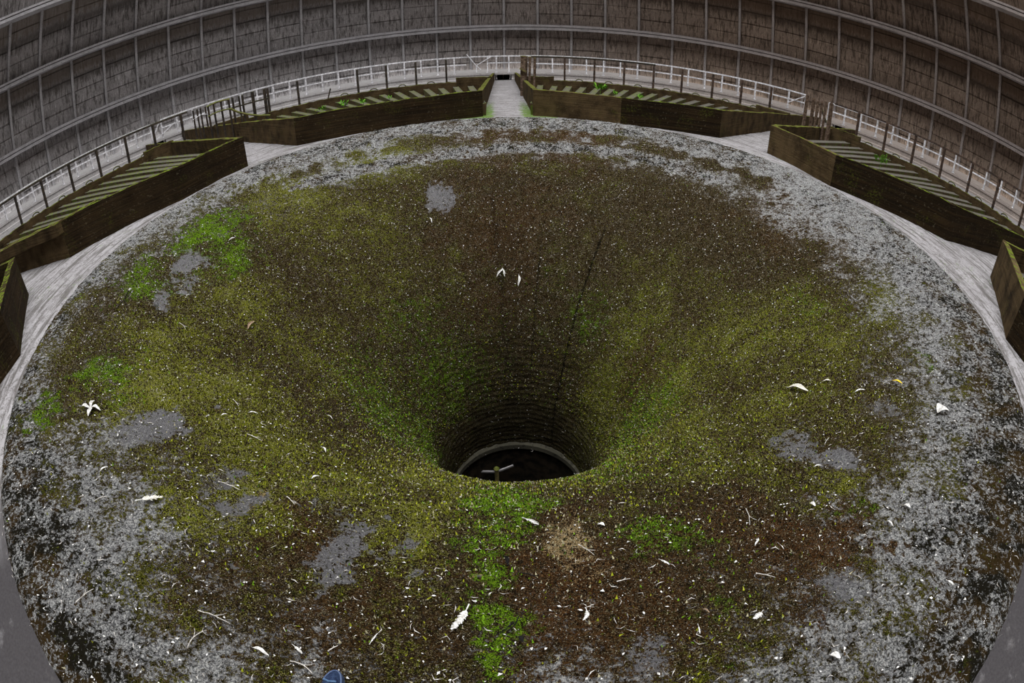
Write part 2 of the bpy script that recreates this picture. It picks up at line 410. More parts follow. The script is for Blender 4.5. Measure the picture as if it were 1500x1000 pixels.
# ------------------------------------------------------------------ the funnel
PRF = [(1.20, -5.42), (1.24, -5.3), (1.26, -4.6), (1.36, -4.0), (1.5, -3.5), (1.7, -2.98), (1.96, -2.5), (2.3, -2.03), (2.67, -1.63), (3.1, -1.25), (3.6, -.9), (4.1, -.63), (4.6, -.41), (5.1, -.23), (5.6, -.09), (5.85, -.035), (5.97, -.03), (6.02, -.06), (6.03, -.30)]
def catmull(p, per):
    p = [np.array(q) for q in p]; out = []
    for i in range(len(p) - 1):
        a, b, c, d = p[max(i - 1, 0)], p[i], p[i + 1], p[min(i + 2, len(p) - 1)]
        n = max(1, int(np.linalg.norm(c - b) / per))
        for k in range(n):
            t = k / n; out.append(.5 * (2 * b + (c - a) * t + (2 * a - 5 * b + 4 * c - d) * t * t + (3 * b - a - 3 * c + d) * t ** 3))
    out.append(p[-1]); return np.array(out)
prof = catmull(PRF, .032)
tg = np.gradient(prof, axis=0); tg /= np.linalg.norm(tg, axis=1)[:, None]
pn = np.stack([-tg[:, 1], tg[:, 0]], 1)              # profile normal (inwards / upwards)
NB = 1080; ab = np.linspace(0, 2 * np.pi, NB, endpoint=False)
GR = np.broadcast_to(prof[:, 0], (NB, len(prof))); GZ = np.broadcast_to(prof[:, 1], (NB, len(prof))); GA = np.broadcast_to(ab[:, None], (NB, len(prof)))
B = np.stack([GR * np.sin(GA), GR * np.cos(GA), GZ], -1).reshape(-1, 3)
br = GR.ravel(); ba = ((GA.ravel() + np.pi) % (2 * np.pi)) - np.pi; bz = GZ.ravel()
n1 = fbm(B, 4, 3) - .5; n2 = fbm(B, 14, 2) - .5
PATCH = [(-4.68,0.76,-0.36,0.40,0.79,'g',1),
 (-4.08,0.39,-0.63,0.38,0.64,'g',0.8),
 (-4.94,-0.77,-0.27,0.36,0.71,'g',0.8),
 (-4.40,-0.44,-0.49,0.30,0.53,'g',0.4),
 (-4.46,-0.79,-0.44,0.25,0.43,'g',0.6),
 (-4.28,-3.51,-0.11,0.22,0.30,'g',0.8),
 (-4.12,-2.65,-0.30,0.29,0.47,'g',0.7),
 (-3.68,-2.95,-0.37,0.22,0.36,'g',0.6),
 (-0.12,-3.06,-1.29,0.33,0.65,'g',1),
 (-0.30,-3.50,-0.96,0.19,0.38,'g',0.7),
 (-0.09,-3.67,-0.86,0.18,0.36,'g',0.8),
 (-0.12,-4.10,-0.63,0.14,0.27,'g',0.9),
 (-0.18,-4.56,-0.42,0.15,0.24,'g',1),
 (-0.22,-4.74,-0.36,0.13,0.18,'g',0.8),
 (-0.10,-4.32,-0.53,0.09,0.15,'g',0.6),
 (0.89,-3.69,-0.79,0.19,0.37,'g',0.9),
 (1.01,-3.89,-0.68,0.16,0.30,'g',0.6),
 (0.87,-4.47,-0.43,0.15,0.23,'g',0.35),
 (0.95,-4.82,-0.30,0.11,0.14,'g',0.4),
 (-1.22,0.90,-3.46,0.97,0.80,'g',0.45),
 (-1.62,1.11,-2.49,0.78,0.69,'g',0.3),
 (-1.79,-0.76,-2.52,1.44,0.84,'g',0.5),
 (-1.42,-0.34,-3.65,1.30,0.51,'g',0.6),
 (3.58,-0.82,-0.86,0.33,0.53,'g',0.4),
 (3.99,-2.54,-0.36,0.21,0.34,'g',0.5),
 (0.94,-2.34,-1.79,0.42,0.84,'g',0.5),
 (1.60,-0.82,-2.80,1.00,0.68,'g',0.5),
 (2.18,-4.06,-0.41,0.11,0.15,'g',0.6),
 (1.17,1.51,-2.59,0.38,0.35,'g',0.4),
 (-2.63,3.87,-0.38,1.07,2.15,'y',0.5),
 (-3.81,2.11,-0.52,1.23,2.45,'y',0.7),
 (-2.71,2.02,-1.06,1.34,2.20,'y',0.5),
 (-3.62,-0.47,-0.88,0.86,1.28,'y',0.6),
 (-3.79,-1.95,-0.56,0.50,0.86,'y',0.7),
 (-3.41,-2.62,-0.54,0.59,1.04,'y',1),
 (-2.96,-2.23,-0.84,0.59,0.93,'y',0.9),
 (-2.22,-2.84,-0.90,0.68,1.22,'y',0.8),
 (-2.07,-3.67,-0.58,0.31,0.56,'y',0.8),
 (-2.52,-0.66,-1.70,1.29,1.18,'y',0.45),
 (-1.51,-3.13,-0.99,0.50,1.01,'y',0.7),
 (-1.70,-3.67,-0.66,0.30,0.59,'y',0.7),
 (-0.78,-3.51,-0.91,0.30,0.60,'y',0.8),
 (-0.76,-2.56,-1.63,5.57,3.78,'y',0.8),
 (0.62,-2.29,-1.95,0.64,1.27,'y',0.6),
 (1.56,-2.05,-1.73,0.79,1.58,'y',0.6),
 (2.16,-0.66,-2.08,1.04,1.04,'y',0.6),
 (2.91,-0.77,-1.33,0.90,1.25,'y',0.6),
 (3.30,-1.68,-0.84,0.51,0.85,'y',0.6),
 (3.52,-0.57,-0.93,0.59,0.92,'y',0.6),
 (2.47,-2.26,-1.08,0.53,0.98,'y',0.55),
 (1.66,-2.89,-1.09,0.39,0.77,'y',0.5),
 (3.94,-1.52,-0.58,0.36,0.61,'y',0.5),
 (2.23,-3.70,-0.53,0.22,0.36,'y',0.5),
 (4.58,-1.20,-0.36,0.26,0.43,'y',0.4),
 (2.02,0.78,-2.21,1.05,0.95,'y',0.3),
 (1.47,0.31,-3.50,1.10,0.56,'y',0.5),
 (-1.36,1.95,-1.95,1.07,1.19,'y',0.25),
 (-2.12,1.18,-1.89,1.00,1.02,'y',0.3),
 (-5.00,-2.32,-0.11,0.31,0.51,'y',0.2),
 (-0.68,-3.96,-0.67,0.25,0.50,'y',0.5),
 (0.29,-4.10,-0.62,0.36,0.71,'r',0.8),
 (0.60,-4.31,-0.52,0.30,0.56,'r',0.6),
 (1.66,-4.03,-0.52,0.29,0.48,'r',1),
 (1.41,-4.15,-0.51,0.27,0.44,'r',0.6),
 (1.31,-3.82,-0.66,0.23,0.46,'r',0.5),
 (-0.98,-4.39,-0.46,0.22,0.37,'r',0.5),
 (-1.48,-3.83,-0.63,0.19,0.35,'r',0.6),
 (-0.70,-4.62,-0.38,0.17,0.26,'r',0.4),
 (0.28,-3.38,-1.04,0.25,0.50,'r',0.5),
 (-0.22,2.85,-1.46,0.85,1.08,'r',0.5),
 (-0.32,1.89,-2.59,0.59,0.59,'r',0.4),
 (1.78,0.18,-2.81,0.69,0.45,'r',0.6),
 (4.73,1.45,-0.28,0.79,1.57,'r',0.5),
 (4.85,0.49,-0.31,0.61,1.21,'r',0.4),
 (1.28,4.81,-0.28,0.86,1.71,'r',0.6),
 (-0.41,4.95,-0.28,0.85,1.71,'r',0.5),
 (-1.75,-4.54,-0.32,0.17,0.23,'r',0.3),
 (-1.93,-4.73,-0.23,0.21,0.28,'r',0.3),
 (0.34,-3.68,-0.85,0.20,0.41,'t',1),
 (0.43,-3.92,-0.72,0.13,0.25,'t',0.7),
 (-1.59,-3.20,-0.92,0.09,0.18,'t',0.3),
 (-1.88,-3.62,-0.64,0.13,0.24,'t',0.8),
 (0.55,-3.53,-0.92,0.14,0.29,'t',0.5),
 (0.19,-4.27,-0.55,0.11,0.18,'t',0.3),
 (-3.13,-3.21,-0.46,0.21,0.34,'b',1),
 (-3.07,-3.09,-0.52,0.18,0.30,'b',1),
 (-4.57,-0.16,-0.42,0.26,0.48,'b',0.9),
 (-4.28,-0.46,-0.54,0.20,0.34,'b',0.7),
 (-4.40,-1.04,-0.45,0.17,0.29,'b',0.9),
 (-4.13,-2.58,-0.31,0.21,0.34,'b',0.5),
 (-1.22,-3.64,-0.77,0.17,0.34,'b',0.5),
 (-1.14,-3.86,-0.67,0.13,0.26,'b',0.9),
 (-1.13,-4.17,-0.54,0.14,0.23,'b',0.8),
 (-1.31,-4.13,-0.53,0.08,0.14,'b',0.6),
 (-0.79,-3.76,-0.77,0.11,0.22,'b',0.6),
 (-0.68,-4.09,-0.61,0.10,0.18,'b',0.5),
 (2.26,-2.91,-0.85,0.22,0.44,'b',0.7),
 (2.24,-3.17,-0.75,0.15,0.28,'b',0.7),
 (2.42,-3.40,-0.60,0.13,0.22,'b',0.8),
 (3.18,-3.02,-0.51,0.18,0.28,'b',0.6),
 (3.85,-2.46,-0.42,0.21,0.33,'b',0.6),
 (-1.41,3.16,-1.00,0.28,0.38,'b',0.9),
 (-1.23,3.26,-0.98,0.23,0.31,'b',0.8),
 (-2.20,-3.45,-0.64,0.14,0.25,'b',0.6),
 (-1.97,-3.66,-0.61,0.14,0.25,'b',0.7),
 (-1.56,-3.86,-0.60,0.12,0.20,'b',0.4),
 (-1.39,-3.43,-0.85,0.13,0.26,'b',0.5),
 (1.79,-4.54,-0.31,0.16,0.21,'b',0.7),
 (2.83,-2.62,-0.76,0.18,0.31,'b',0.4),
 (0.56,-4.69,-0.37,0.14,0.19,'b',0.6),
 (1.49,-4.65,-0.31,0.13,0.16,'b',0.4),
 (-1.85,-4.80,-0.22,0.17,0.21,'b',0.4),
 (0.32,-4.16,-0.60,0.12,0.21,'b',0.15),
 (8.40,3.02,-0.26,1.52,3.03,'b',0.7),
 (5.07,0.85,-0.22,0.32,0.64,'b',0.5),
 (5.09,1.85,-0.14,0.28,0.56,'b',0.5),
 (-2.43,-4.03,-0.37,0.16,0.23,'b',0.4),
 (-0.24,-4.42,-0.49,0.04,0.07,'b',0.4),
 (-3.52,-4.25,-0.11,0.28,0.35,'d',0.3),
 (4.25,-2.96,-0.21,0.29,0.40,'d',0.5),
 (3.52,-4.16,-0.13,0.42,0.47,'d',0.6),
 (4.32,-3.48,-0.10,0.30,0.37,'d',0.6),
 (2.80,-4.76,-0.11,0.34,0.34,'d',0.5),
 (-5.42,-1.46,-0.09,0.45,0.89,'d',0.4),
 (-5.36,-1.97,-0.07,0.44,0.88,'d',0.5),
 (-3.76,-3.80,-0.16,0.30,0.41,'d',0.5),
 (-3.15,-4.55,-0.11,0.32,0.37,'d',0.3),
 (-3.00,-3.99,-0.27,0.24,0.34,'d',0.4),
 (-2.32,-5.35,-0.04,0.25,0.24,'d',0.5),]
A = {k: np.zeros(len(B)) for k in 'gyrtbd'}
_w = lambda s, k: np.stack([fbm(B + 31.7 * (q + k), s, 2) - .5 for q in range(3)], 1)
W1_ = _w(2.6, 0); W2_ = _w(8.0, 5); n3 = fbm(B + 9.1, 22, 2) - .5
BW = {'b': B + W1_ * .14 + W2_ * .12, '': B + W1_ * .65 + W2_ * .30}
for (x, y, z, w1, w2, k, s) in PATCH:
    d = BW.get(k, BW['']) - np.array([x, y, z]); q = np.linalg.norm(d, axis=1)
    rad_ = np.array([x, y]) / np.hypot(x, y); lat = d[:, 0] * rad_[1] - d[:, 1] * rad_[0]
    along = np.sqrt(np.maximum(q * q - lat * lat, 0))
    w1 = min(w1, .9); w2 = min(w2, .9)
    if k == 'b' and y < -3: w1 *= 1.3; w2 *= 1.3; s = min(1, s * 1.15)
    # w1 sideways in the picture, w2 away from the photographer: blend by how radial direction lies
    side = abs(rad_[1]); wl_ = w1 * side + w2 * (1 - side); wa_ = w2 * side + w1 * (1 - side)
    e = np.sqrt((lat / wl_) ** 2 + (along / wa_) ** 2) * (1 + n1 * 1.5 + n3 * 1.2)
    w1 *= 1; A[k] = np.maximum(A[k], s * np.clip(1.35 - e, 0, 1) ** .8)
sm = lambda v, a, b: (lambda t: t * t * (3 - 2 * t))(np.clip((v - a) / (b - a), 0, 1))
near = np.cos(ba) < -.75                            # moss runs further out on the photographer's side
edge = 4.62 + .12 * np.sin(ba * 3 + 1) + .45 * (ba < -.5) * (ba > -2.3) * sm(-ba, .5, 1.4) + .50 * sm(-np.cos(ba), .86, .97)
cover = .5 + (edge - br) * .55 + n1 * .8 + .12 * (ba < -1.2)
cover = np.clip(cover, 0, 1)
pale_ring = np.exp(-((br - 4.55 - .08 * np.sin(4 * ba)) / .14) ** 2) * (np.abs(ba + .1) < 1.0)
brown_ring = np.exp(-((br - 5.05) / .26) ** 2) * (np.abs(ba) < 1.2) * (.62 + n1 * 1.6) + .45 * np.exp(-((br - 5.4) / .3) ** 2) * np.exp(-((ba + 2.0) / .35) ** 2)
arcs = np.exp(-((br - 5.33) / .025) ** 2) * (((ba > .05) & (ba < .30)) | ((ba < -.12) & (ba > -.36)))
cover = np.clip(cover - .9 * arcs - .75 * pale_ring + .75 * brown_ring, 0, 1)
cover = np.maximum(cover, A['d'] * .45)
cover = np.where((A['g'] + A['y'] + A['r'] > .6), np.maximum(cover, .8), cover); cover = np.maximum(cover, 1.0 * sm(4.45 - br, 0, .5))
crack = np.zeros(len(B))
for a0, r0, r1, wd, st in ((31.6, 1.3, 3.2, .020, .95), (9.9, 1.5, 2.9, .016, .7), (-55.5, 1.3, 2.8, .012, .5), (-7, 1.3, 3.6, .06, .35), (84, 1.4, 2.5, .03, .5), (120, 1.4, 3.0, .02, .3)):
    lat = br * np.abs(np.sin(ba - np.radians(a0 + 0))) + n2 * .012
    crack = np.maximum(crack, st * np.exp(-(lat / wd) ** 2) * (np.cos(ba - np.radians(a0)) > 0) * sm(br, r0 - .2, r0) * (1 - sm(br, r1 - .5, r1)))
depth_dark = sm(-bz, 3.2, 5.2) * .85 + .35 * sm(-bz, 1.5, 3.5) * (np.abs(ba) < .7) + .25 * np.exp(-((ba + .05) / .12) ** 2) * (br < 4)  # darker towards the throat, plus a dark streak down the back slope
yellow = np.clip(A['y'] * .66 + .22 + n1 * .7 - A['r'] * .35, 0, 1)
yellow = np.where(bz < -2.2, yellow * .7 + .12 + .1 * (ba > .9), yellow)
yellow *= 1 - .55 * np.exp(-(ba / .35) ** 2) * (br < 3.8)
yellow *= 1 - .55 * sm(ba, .35, .7) * (1 - sm(ba, 1.5, 1.9)) * sm(br, 2.8, 3.5)
green = np.clip(A['g'] * 1.0 + n1 * .5 + .05 + .15 * (bz < -2), 0, 1.0)
dark = np.clip(.45 + n1 * 1.4 + .25 * sm(br, 5.2, 5.8) * (np.cos(ba) < -.3) + A['d'] * .5 + .10 * (np.abs(ba) < 1.0) - .25 * np.exp(-((ba - 1.25) / .3) ** 2), 0, 1.2)
# relief: moss lumps, board-marked rings in the throat, radial creases
disp = n1 * .035 + n2 * .022 * (cover * .6 + .5)
disp += .010 * np.sin(bz * 2 * np.pi / .11 + n1 * 5) * sm(-bz, 2.2, 3.8)
disp -= crack * .02 + sm(A['b'], .4, .8) * .012
nb = np.broadcast_to(pn[:, 0], (NB, len(prof))).ravel(); nz_ = np.broadcast_to(pn[:, 1], (NB, len(prof))).ravel()
disp = disp * sm(6.02 - br, -.01, .25)
edge_break = (fbm(B, 9, 3) - .5) * .035 * sm(br, 5.85, 5.97)
BN = np.stack([nb * np.sin(GA.ravel()), nb * np.cos(GA.ravel()), nz_], 1)
B2 = B + BN * disp[:, None]; B2[:, 2] += edge_break * 1.0
funnel = empty('concrete_funnel', (0, 0, -6)); tag(funnel, 'huge round moss-grown concrete funnel sinking to a dark throat', 'funnel')
B3 = B2.copy(); B3[:, 2] += 6
bowl = big('bowl', B3, gridF(NB, len(prof)), M_BOWL, funnel, True, {'cover': cover, 'yellow': yellow, 'green': green, 'rust': np.clip(A['r'] * 1.2, 0, 1), 'straw': A['t'], 'bare': np.clip(A['b'] * .75, 0, 1), 'dark': dark, 'crack': crack, 'depth_dark': np.clip(depth_dark, 0, 1)})
def ring_local(name, prof_, mat, parent, n=120, smooth=False):
    return ring(name, [(r, z + 6) for r, z in prof_], mat, n=n, kind=None, parent=parent, smooth=smooth)
M_RIM = mat_pale('pale_throat_rim', (.012, .010, .007), (.13, .12, .085), False)
ring_local('throat_rim', [(1.20, -5.44), (1.30, -5.44), (1.30, -5.25), (1.235, -5.28), (1.20, -5.33)], M_RIM, funnel)
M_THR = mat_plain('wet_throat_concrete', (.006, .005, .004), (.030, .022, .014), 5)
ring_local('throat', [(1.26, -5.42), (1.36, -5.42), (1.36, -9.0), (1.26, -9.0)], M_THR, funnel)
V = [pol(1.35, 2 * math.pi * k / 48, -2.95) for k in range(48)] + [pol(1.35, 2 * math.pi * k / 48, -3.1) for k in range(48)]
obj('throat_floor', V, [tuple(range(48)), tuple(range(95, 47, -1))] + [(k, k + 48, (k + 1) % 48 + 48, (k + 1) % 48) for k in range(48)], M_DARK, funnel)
post = empty('drain_post', (-.42, 1.02, -8.95)); tag(post, 'mossy upright post with pale arms standing inside the dark throat', 'post')
v, f = tube([(0, 0, 0), (0, 0, 3.05), (0, 0, 3.1), (0, 0, 3.14)], [.045, .045, .06, .03], 10); obj('pole', v, f, M_OLIVE, post)
for q in ((-.36, .02, -.02), (.34, .10, .08)):
    v, f = bar((0, 0, 3.0), (q[0], q[1], 3.0 + q[2]), .03, .04); obj('arm', v, f, M_RIB, post)

def ztop(r, az_):                                    # height of the bowl surface and its normal
    z = float(np.interp(r, prof[:, 0], prof[:, 1])); i = int(np.clip(np.searchsorted(prof[:, 0], r), 1, len(prof) - 2))
    n = Vector((pn[i, 0] * math.sin(az_), pn[i, 0] * math.cos(az_), pn[i, 1])); return z, n.normalized()

# moss tufts: short blades all over the carpet (one uncountable mass)
def scatter(n, wfun):
    i = RNG.integers(0, len(B2), n * 6); area = br[i] / 6.0
    k = RNG.random(len(i)) < wfun(i) * area; i = i[k][:n]
    j = RNG.normal(0, .018, (len(i), 3)); Nn = BN[i]; j -= Nn * (j * Nn).sum(1)[:, None]
    return i, B2[i] + j
i, P0 = scatter(190000, lambda i: np.clip((cover[i] - .35) * 1.3, .06, 1) * (bz[i] > -4.2) * (1 - .85 * np.clip(A['b'][i], 0, 1)) * (br[i] < 5.95))
n = len(i); Nn = BN[i]
ang = RNG.random(n) * 2 * np.pi; t1 = np.cross(Nn, np.array([.3, .2, 1.0])); t1 /= np.linalg.norm(t1, axis=1)[:, None]; t2 = np.cross(Nn, t1)
D = t1 * np.cos(ang)[:, None] + t2 * np.sin(ang)[:, None]
sz = RNG.uniform(.007, .019, n)[:, None]; lean = RNG.normal(0, .6, (n, 1))
E_ = np.cross(Nn, D)
tip = P0 + Nn * sz * 1.1 + (E_ * lean) * sz + Nn * .002
V = np.stack([P0 - D * sz * .45 + Nn * .001, P0 + D * sz * .45 + Nn * .001, tip], 1).reshape(-1, 3)
typ = RNG.random(n) + .0
kg = np.clip(green[i], 0, 1); ky = np.clip(yellow[i], 0, 1)
u_ = RNG.random(n); pale_p = .06 + .08 * ky + .4 * A['t'][i]
tone = np.where(RNG.random(n) < pale_p, .9, np.where(RNG.random(n) < kg * .38, .7, np.where(RNG.random(n) < ky * .55 + .06, .5, np.where(u_ < .35, .3, .1))))
tt = NT('moss_blade', .8, .1); a_ = tt.attr('tone')
cc = tt.mix(tt.ss(a_, .15, .25), (.018, .011, .005), (.085, .050, .020)); cc = tt.mix(tt.ss(a_, .35, .45), cc, (.32, .34, .02)); cc = tt.mix(tt.ss(a_, .55, .65), cc, (.19, .38, .015)); cc = tt.mix(tt.ss(a_, .75, .85), cc, (.50, .45, .28))
M_BLADE = tt.done(tt.mix(tt.ss(tt.noise(50), .35, .7), tt.mix(.55, cc, (.0, .0, .0)), cc))
V[:, 2] += 6
o = big('moss', V, np.arange(3 * n).reshape(-1, 3), M_BLADE, funnel, False, {'tone': np.repeat(np.clip(tone, 0, 1), 3)}); o['kind'] = 'stuff'; o['label'] = 'green and brown moss blades growing on the bowl'

# fine litter: bleached leaf crumbs and fibres strewn over everything
def litter(name, n, smin, smax, mat, wf, slim):
    i, P0 = scatter(n, wf); n = len(i); Nn = BN[i]
    ang = RNG.random(n) * 2 * np.pi; t1 = np.cross(Nn, np.array([.3, .2, 1.0])); t1 /= np.linalg.norm(t1, axis=1)[:, None]; t2 = np.cross(Nn, t1)
    D = t1 * np.cos(ang)[:, None] + t2 * np.sin(ang)[:, None]; E_ = np.cross(Nn, D)
    L = (smin + (smax - smin) * RNG.random(n) ** 2.5)[:, None]; Wd = L * RNG.uniform(slim * .6, slim * 1.4, (n, 1)); C = L * RNG.normal(0, .25, (n, 1))
    h = RNG.uniform(.010, .020, (n, 1)); up = Nn * h
    a = P0 - D * L / 2 + up; b = P0 + E_ * (Wd / 2 + C) + up + Nn * L * .12; c = P0 + D * L / 2 + up; d = P0 + E_ * (C - Wd / 2) + up + Nn * L * .08
    V = np.stack([a, d, c, b], 1).reshape(-1, 3)
    o = big(name, V, np.arange(4 * n).reshape(-1, 4), mat, None, False); return o
o = litter('leaf_litter', 13000, .006, .030, M_WHITE, lambda i: .4 + .6 * (bz[i] > -3) * (br[i] < 5.9), .5)
tag(o, 'countless bleached leaf crumbs strewn over the mossy bowl', 'litter', kind='stuff')
o = litter('plant_fibres', 10000, .02, .075, M_TWIG, lambda i: .45 + .55 * sm(br[i], 3.2, 4.2), .08)
tag(o, 'fine dry stalks and fibres strewn over the outer bowl', 'litter', kind='stuff')

# ------------------------------------------------------------------ wash-out troughs around the funnel
def wall_seg(name, p, q, zb, zt, th, parent, side=1, step=.35, pale=0.0, jit=.012, mat=None):
    """vertical wall from p to q; zb, zt = (start, end) heights; thickness towards `side`"""
    p = Vector((p[0], p[1], 0)); q = Vector((q[0], q[1], 0)); L = (q - p).length; n = max(2, int(L / step))
    d = (q - p).normalized(); nn = Vector((-d.y, d.x, 0)) * th * side; V = []; F = []
    for i in range(n + 1):
        t = i / n; c = p.lerp(q, t); b = zb[0] + (zb[1] - zb[0]) * t; z = zt[0] + (zt[1] - zt[0]) * t
        j = random.uniform(-jit, jit)
        V += [(c.x, c.y, b), (c.x, c.y, z + j), (c.x + nn.x, c.y + nn.y, z + j + random.uniform(-jit, jit) * .5), (c.x + nn.x, c.y + nn.y, b)]
    for i in range(n):
        a = i * 4
        for k in range(4):
            e = (a + k, a + (k + 1) % 4, a + 4 + (k + 1) % 4, a + 4 + k); F.append(e if side < 0 else e[::-1])
    e0 = (3, 2, 1, 0); e1 = tuple(n * 4 + k for k in range(4)); F += [e0, e1] if side < 0 else [e0[::-1], e1[::-1]]
    V = [(v_[0] - parent.location[0], v_[1] - parent.location[1], v_[2] - parent.location[2]) for v_ in V]
    o = obj(name, V, F, mat or M_TROUGH, parent)
    at = o.data.attributes.new('pale', 'FLOAT', 'POINT'); at.data.foreach_set('value', [pale] * len(V))
    return o
RB = 15.7
def ray_hit_r(p, azg, Rr):                           # from p along azimuth azg to radius Rr
    d = (math.sin(azg), math.cos(azg)); b = p[0] * d[0] + p[1] * d[1]; c = p[0] ** 2 + p[1] ** 2 - Rr * Rr
    t = -b + math.sqrt(b * b - c); return (p[0] + d[0] * t, p[1] + d[1] * t)
def zwt(r): return .51 - (r - 7.2) * .060             # top of the side walls falls outwards
def trough(label, P0, P1, g0, g1, bend_r=6.5, low_end=False):
    """P0, P1: front corners in order of rising azimuth; g0, g1: azimuths of the walkways beside them"""
    a0 = math.atan2(P0[0], P0[1]); a1 = math.atan2(P1[0], P1[1]); am = (a0 + a1) / 2
    T = empty('water_trough', (*pol(11, am)[:2], zf(11))); tag(T, label, 'trough', 'concrete troughs around the funnel')
    Bp = pol(bend_r, am)[:2]
    zt = .50
    zs = lambda p: zf(math.hypot(*p)) - .12
    wall_seg('front_wall', P0, Bp, (zs(P0), zs(Bp)), (zt, zt), .13, T, 1, pale=.9 if a0 > 0 else .15)
    wall_seg('front_wall', Bp, P1, (zs(Bp), zs(P1)), (zt, zt), .13, T, 1, pale=0 if a0 > 0 else .1)
    E0 = ray_hit_r(P0, g0, 24.0); E1 = ray_hit_r(P1, g1, 24.0)
    M0 = ray_hit_r(P0, g0, RB); M1 = ray_hit_r(P1, g1, RB)
    for (pp, mm, ee, sd, pl) in ((P0, M0, E0, -1, .8), (P1, M1, E1, 1, .7 if abs(a1) < 1.2 else .1)):
        wall_seg('side_wall', pp, mm, (zs(pp), zs(mm)), (zt, zwt(RB)), .13, T, sd, pale=pl)
        wall_seg('side_wall', mm, ee, (zs(mm), zs(ee)), (zwt(RB), zwt(24)), .13, T, sd, pale=pl)
    b0 = math.atan2(M0[0], M0[1]); b1 = math.atan2(M1[0], M1[1])
    nseg = 8; pts = [pol(RB, b0 + (b1 - b0) * k / nseg)[:2] for k in range(nseg + 1)]
    for k in range(nseg):
        hi = .16 if k in (0,) or (k == nseg - 1) else 0
        zb = zf(RB) - .1
        wall_seg('back_wall', pts[k], pts[k + 1], (zb, zb), (-.10 + hi, -.10 + hi), .16, T, -1, .15, pale=.55, jit=.02)
    # trough bottom
    Lp = local(T, [(*P0, zf(7) - .10), (*Bp, zf(7) - .10), (*P1, zf(7) - .10)] + [(*pts[k], zf(RB) - .05) for k in range(nseg, -1, -1)])
    Lq = [(x, y, z - .08) for x, y, z in Lp]; nn_ = len(Lp)
    obj('trough_bottom', Lp + Lq, [tuple(range(nn_)), tuple(range(2 * nn_ - 1, nn_ - 1, -1))] + [(k, k + nn_, (k + 1) % nn_ + nn_, (k + 1) % nn_) for k in range(nn_)], M_DARK, T)
    # radial baffle channels with upstanding edges
    npl = int((b1 - b0 - .05) / R(2.2))
    for k in range(npl):
        a = b0 + .035 + (b1 - b0 - .07) * (k + .5) / npl
        dirx, diry = math.sin(a), math.cos(a)
        def cross(A_, B_):
            ex, ey = B_[0] - A_[0], B_[1] - A_[1]; den = dirx * ey - diry * ex
            if abs(den) < 1e-6: return None
            t = (A_[0] * ey - A_[1] * ex) / den; u = (A_[0] * diry - A_[1] * dirx) / den
            return t if -0.001 <= u <= 1.001 and t > 0 else None
        cand = [c for c in (cross(P0, Bp), cross(Bp, P1), cross(P0, M0), cross(M1, P1)) if c]
        r_in = (max(cand) if cand else 7.5) + .2; r_out = RB - .2
        if r_out - r_in < 1: continue
        px, py = diry, -dirx; V = []; dz = random.uniform(-.02, .02); lw = .095 + random.uniform(-.01, .01)
        for r in (r_in, (r_in + r_out) / 2, r_out):
            z0_ = .14 - (r - 7) * .052 + dz + random.uniform(-.012, .012)
            for off, h_ in ((-lw, -.34), (-lw - .02, -.01), (-lw + .01, 0), (-lw + .03, -.015), (lw - .03, -.018), (lw - .01, 0), (lw + .02, -.012), (lw, -.34)):
                V.append((dirx * r + px * off, diry * r + py * off, z0_ + h_))
        F = []
        for s_ in range(2):
            for q in range(8): F.append((s_ * 8 + q, s_ * 8 + 8 + q, s_ * 8 + 8 + (q + 1) % 8, s_ * 8 + (q + 1) % 8))
        F += [tuple(range(8)), tuple(range(23, 15, -1))]
        obj('baffle', local(T, V), F, M_BAFFLE, T)
    return T, b0, b1
bm_ = NT('mossy_baffle_slab', .8)
c_ = bm_.mix(bm_.noise(5, 5), (.028, .018, .010), (.19, .125, .065)); c_ = bm_.mix(bm_.math('MULTIPLY', bm_.ss(bm_.noise(4, 5), .47, .60), .8), c_, (.11, .16, .015))
c_ = bm_.mix(bm_.ss(bm_.nrmz(), .5, .8), c_, bm_.mix(bm_.math('ADD', bm_.ss(bm_.noise(6, 5), .50, .60), bm_.math('MULTIPLY', bm_.ss(bm_.xyz()[0], 5, 7), -.8), clamp=True), bm_.mix(bm_.noise(9, 5), (.035, .030, .022), (.17, .155, .13)), (.12, .15, .015))); bm_.bump(bm_.noise(40), .5, .01); M_BAFFLE = bm_.done(c_)
def gax(g): return g
T1L = trough('mossy trough just left of the central walkway, with weeds between its slabs', (-4.95, 5.28), (-.73, 6.90), R(-46.5), R(-.6))
T1R = trough('mossy trough just right of the central walkway, with posts at its inner corner', (.50, 6.95), (4.87, 5.67), R(-.9), R(43.3))
T2L = trough('long dark trough on the left side with an overhanging upper edge', (-8.02, .38), (-5.56, 3.90), R(-89), R(-48.5))
for A_, B_, za, zb_ in (((-7.55, 1.10), (-8.06, .30), .505, .50), ((-8.06, .30), (-13.0, .22), .50, .20)):
    wall_seg('overhanging_lip', A_, B_, (za - .24, zb_ - .22), (za, zb_), .12, T2L[0], -1, .3, pale=.7)
T2R = trough('long trough on the right side, brown front and grey inner slabs', (5.71, 4.70), (8.02, .70), R(46), R(89.2))
T3L = trough('trough cut off by the left edge of the picture', pol(7.4, R(-131))[:2], (-8.03, -.89), R(-134), R(-91.5))
T3R = trough('trough cut off by the right edge of the picture', (8.09, -.62), pol(7.4, R(131))[:2], R(90.5), R(134))

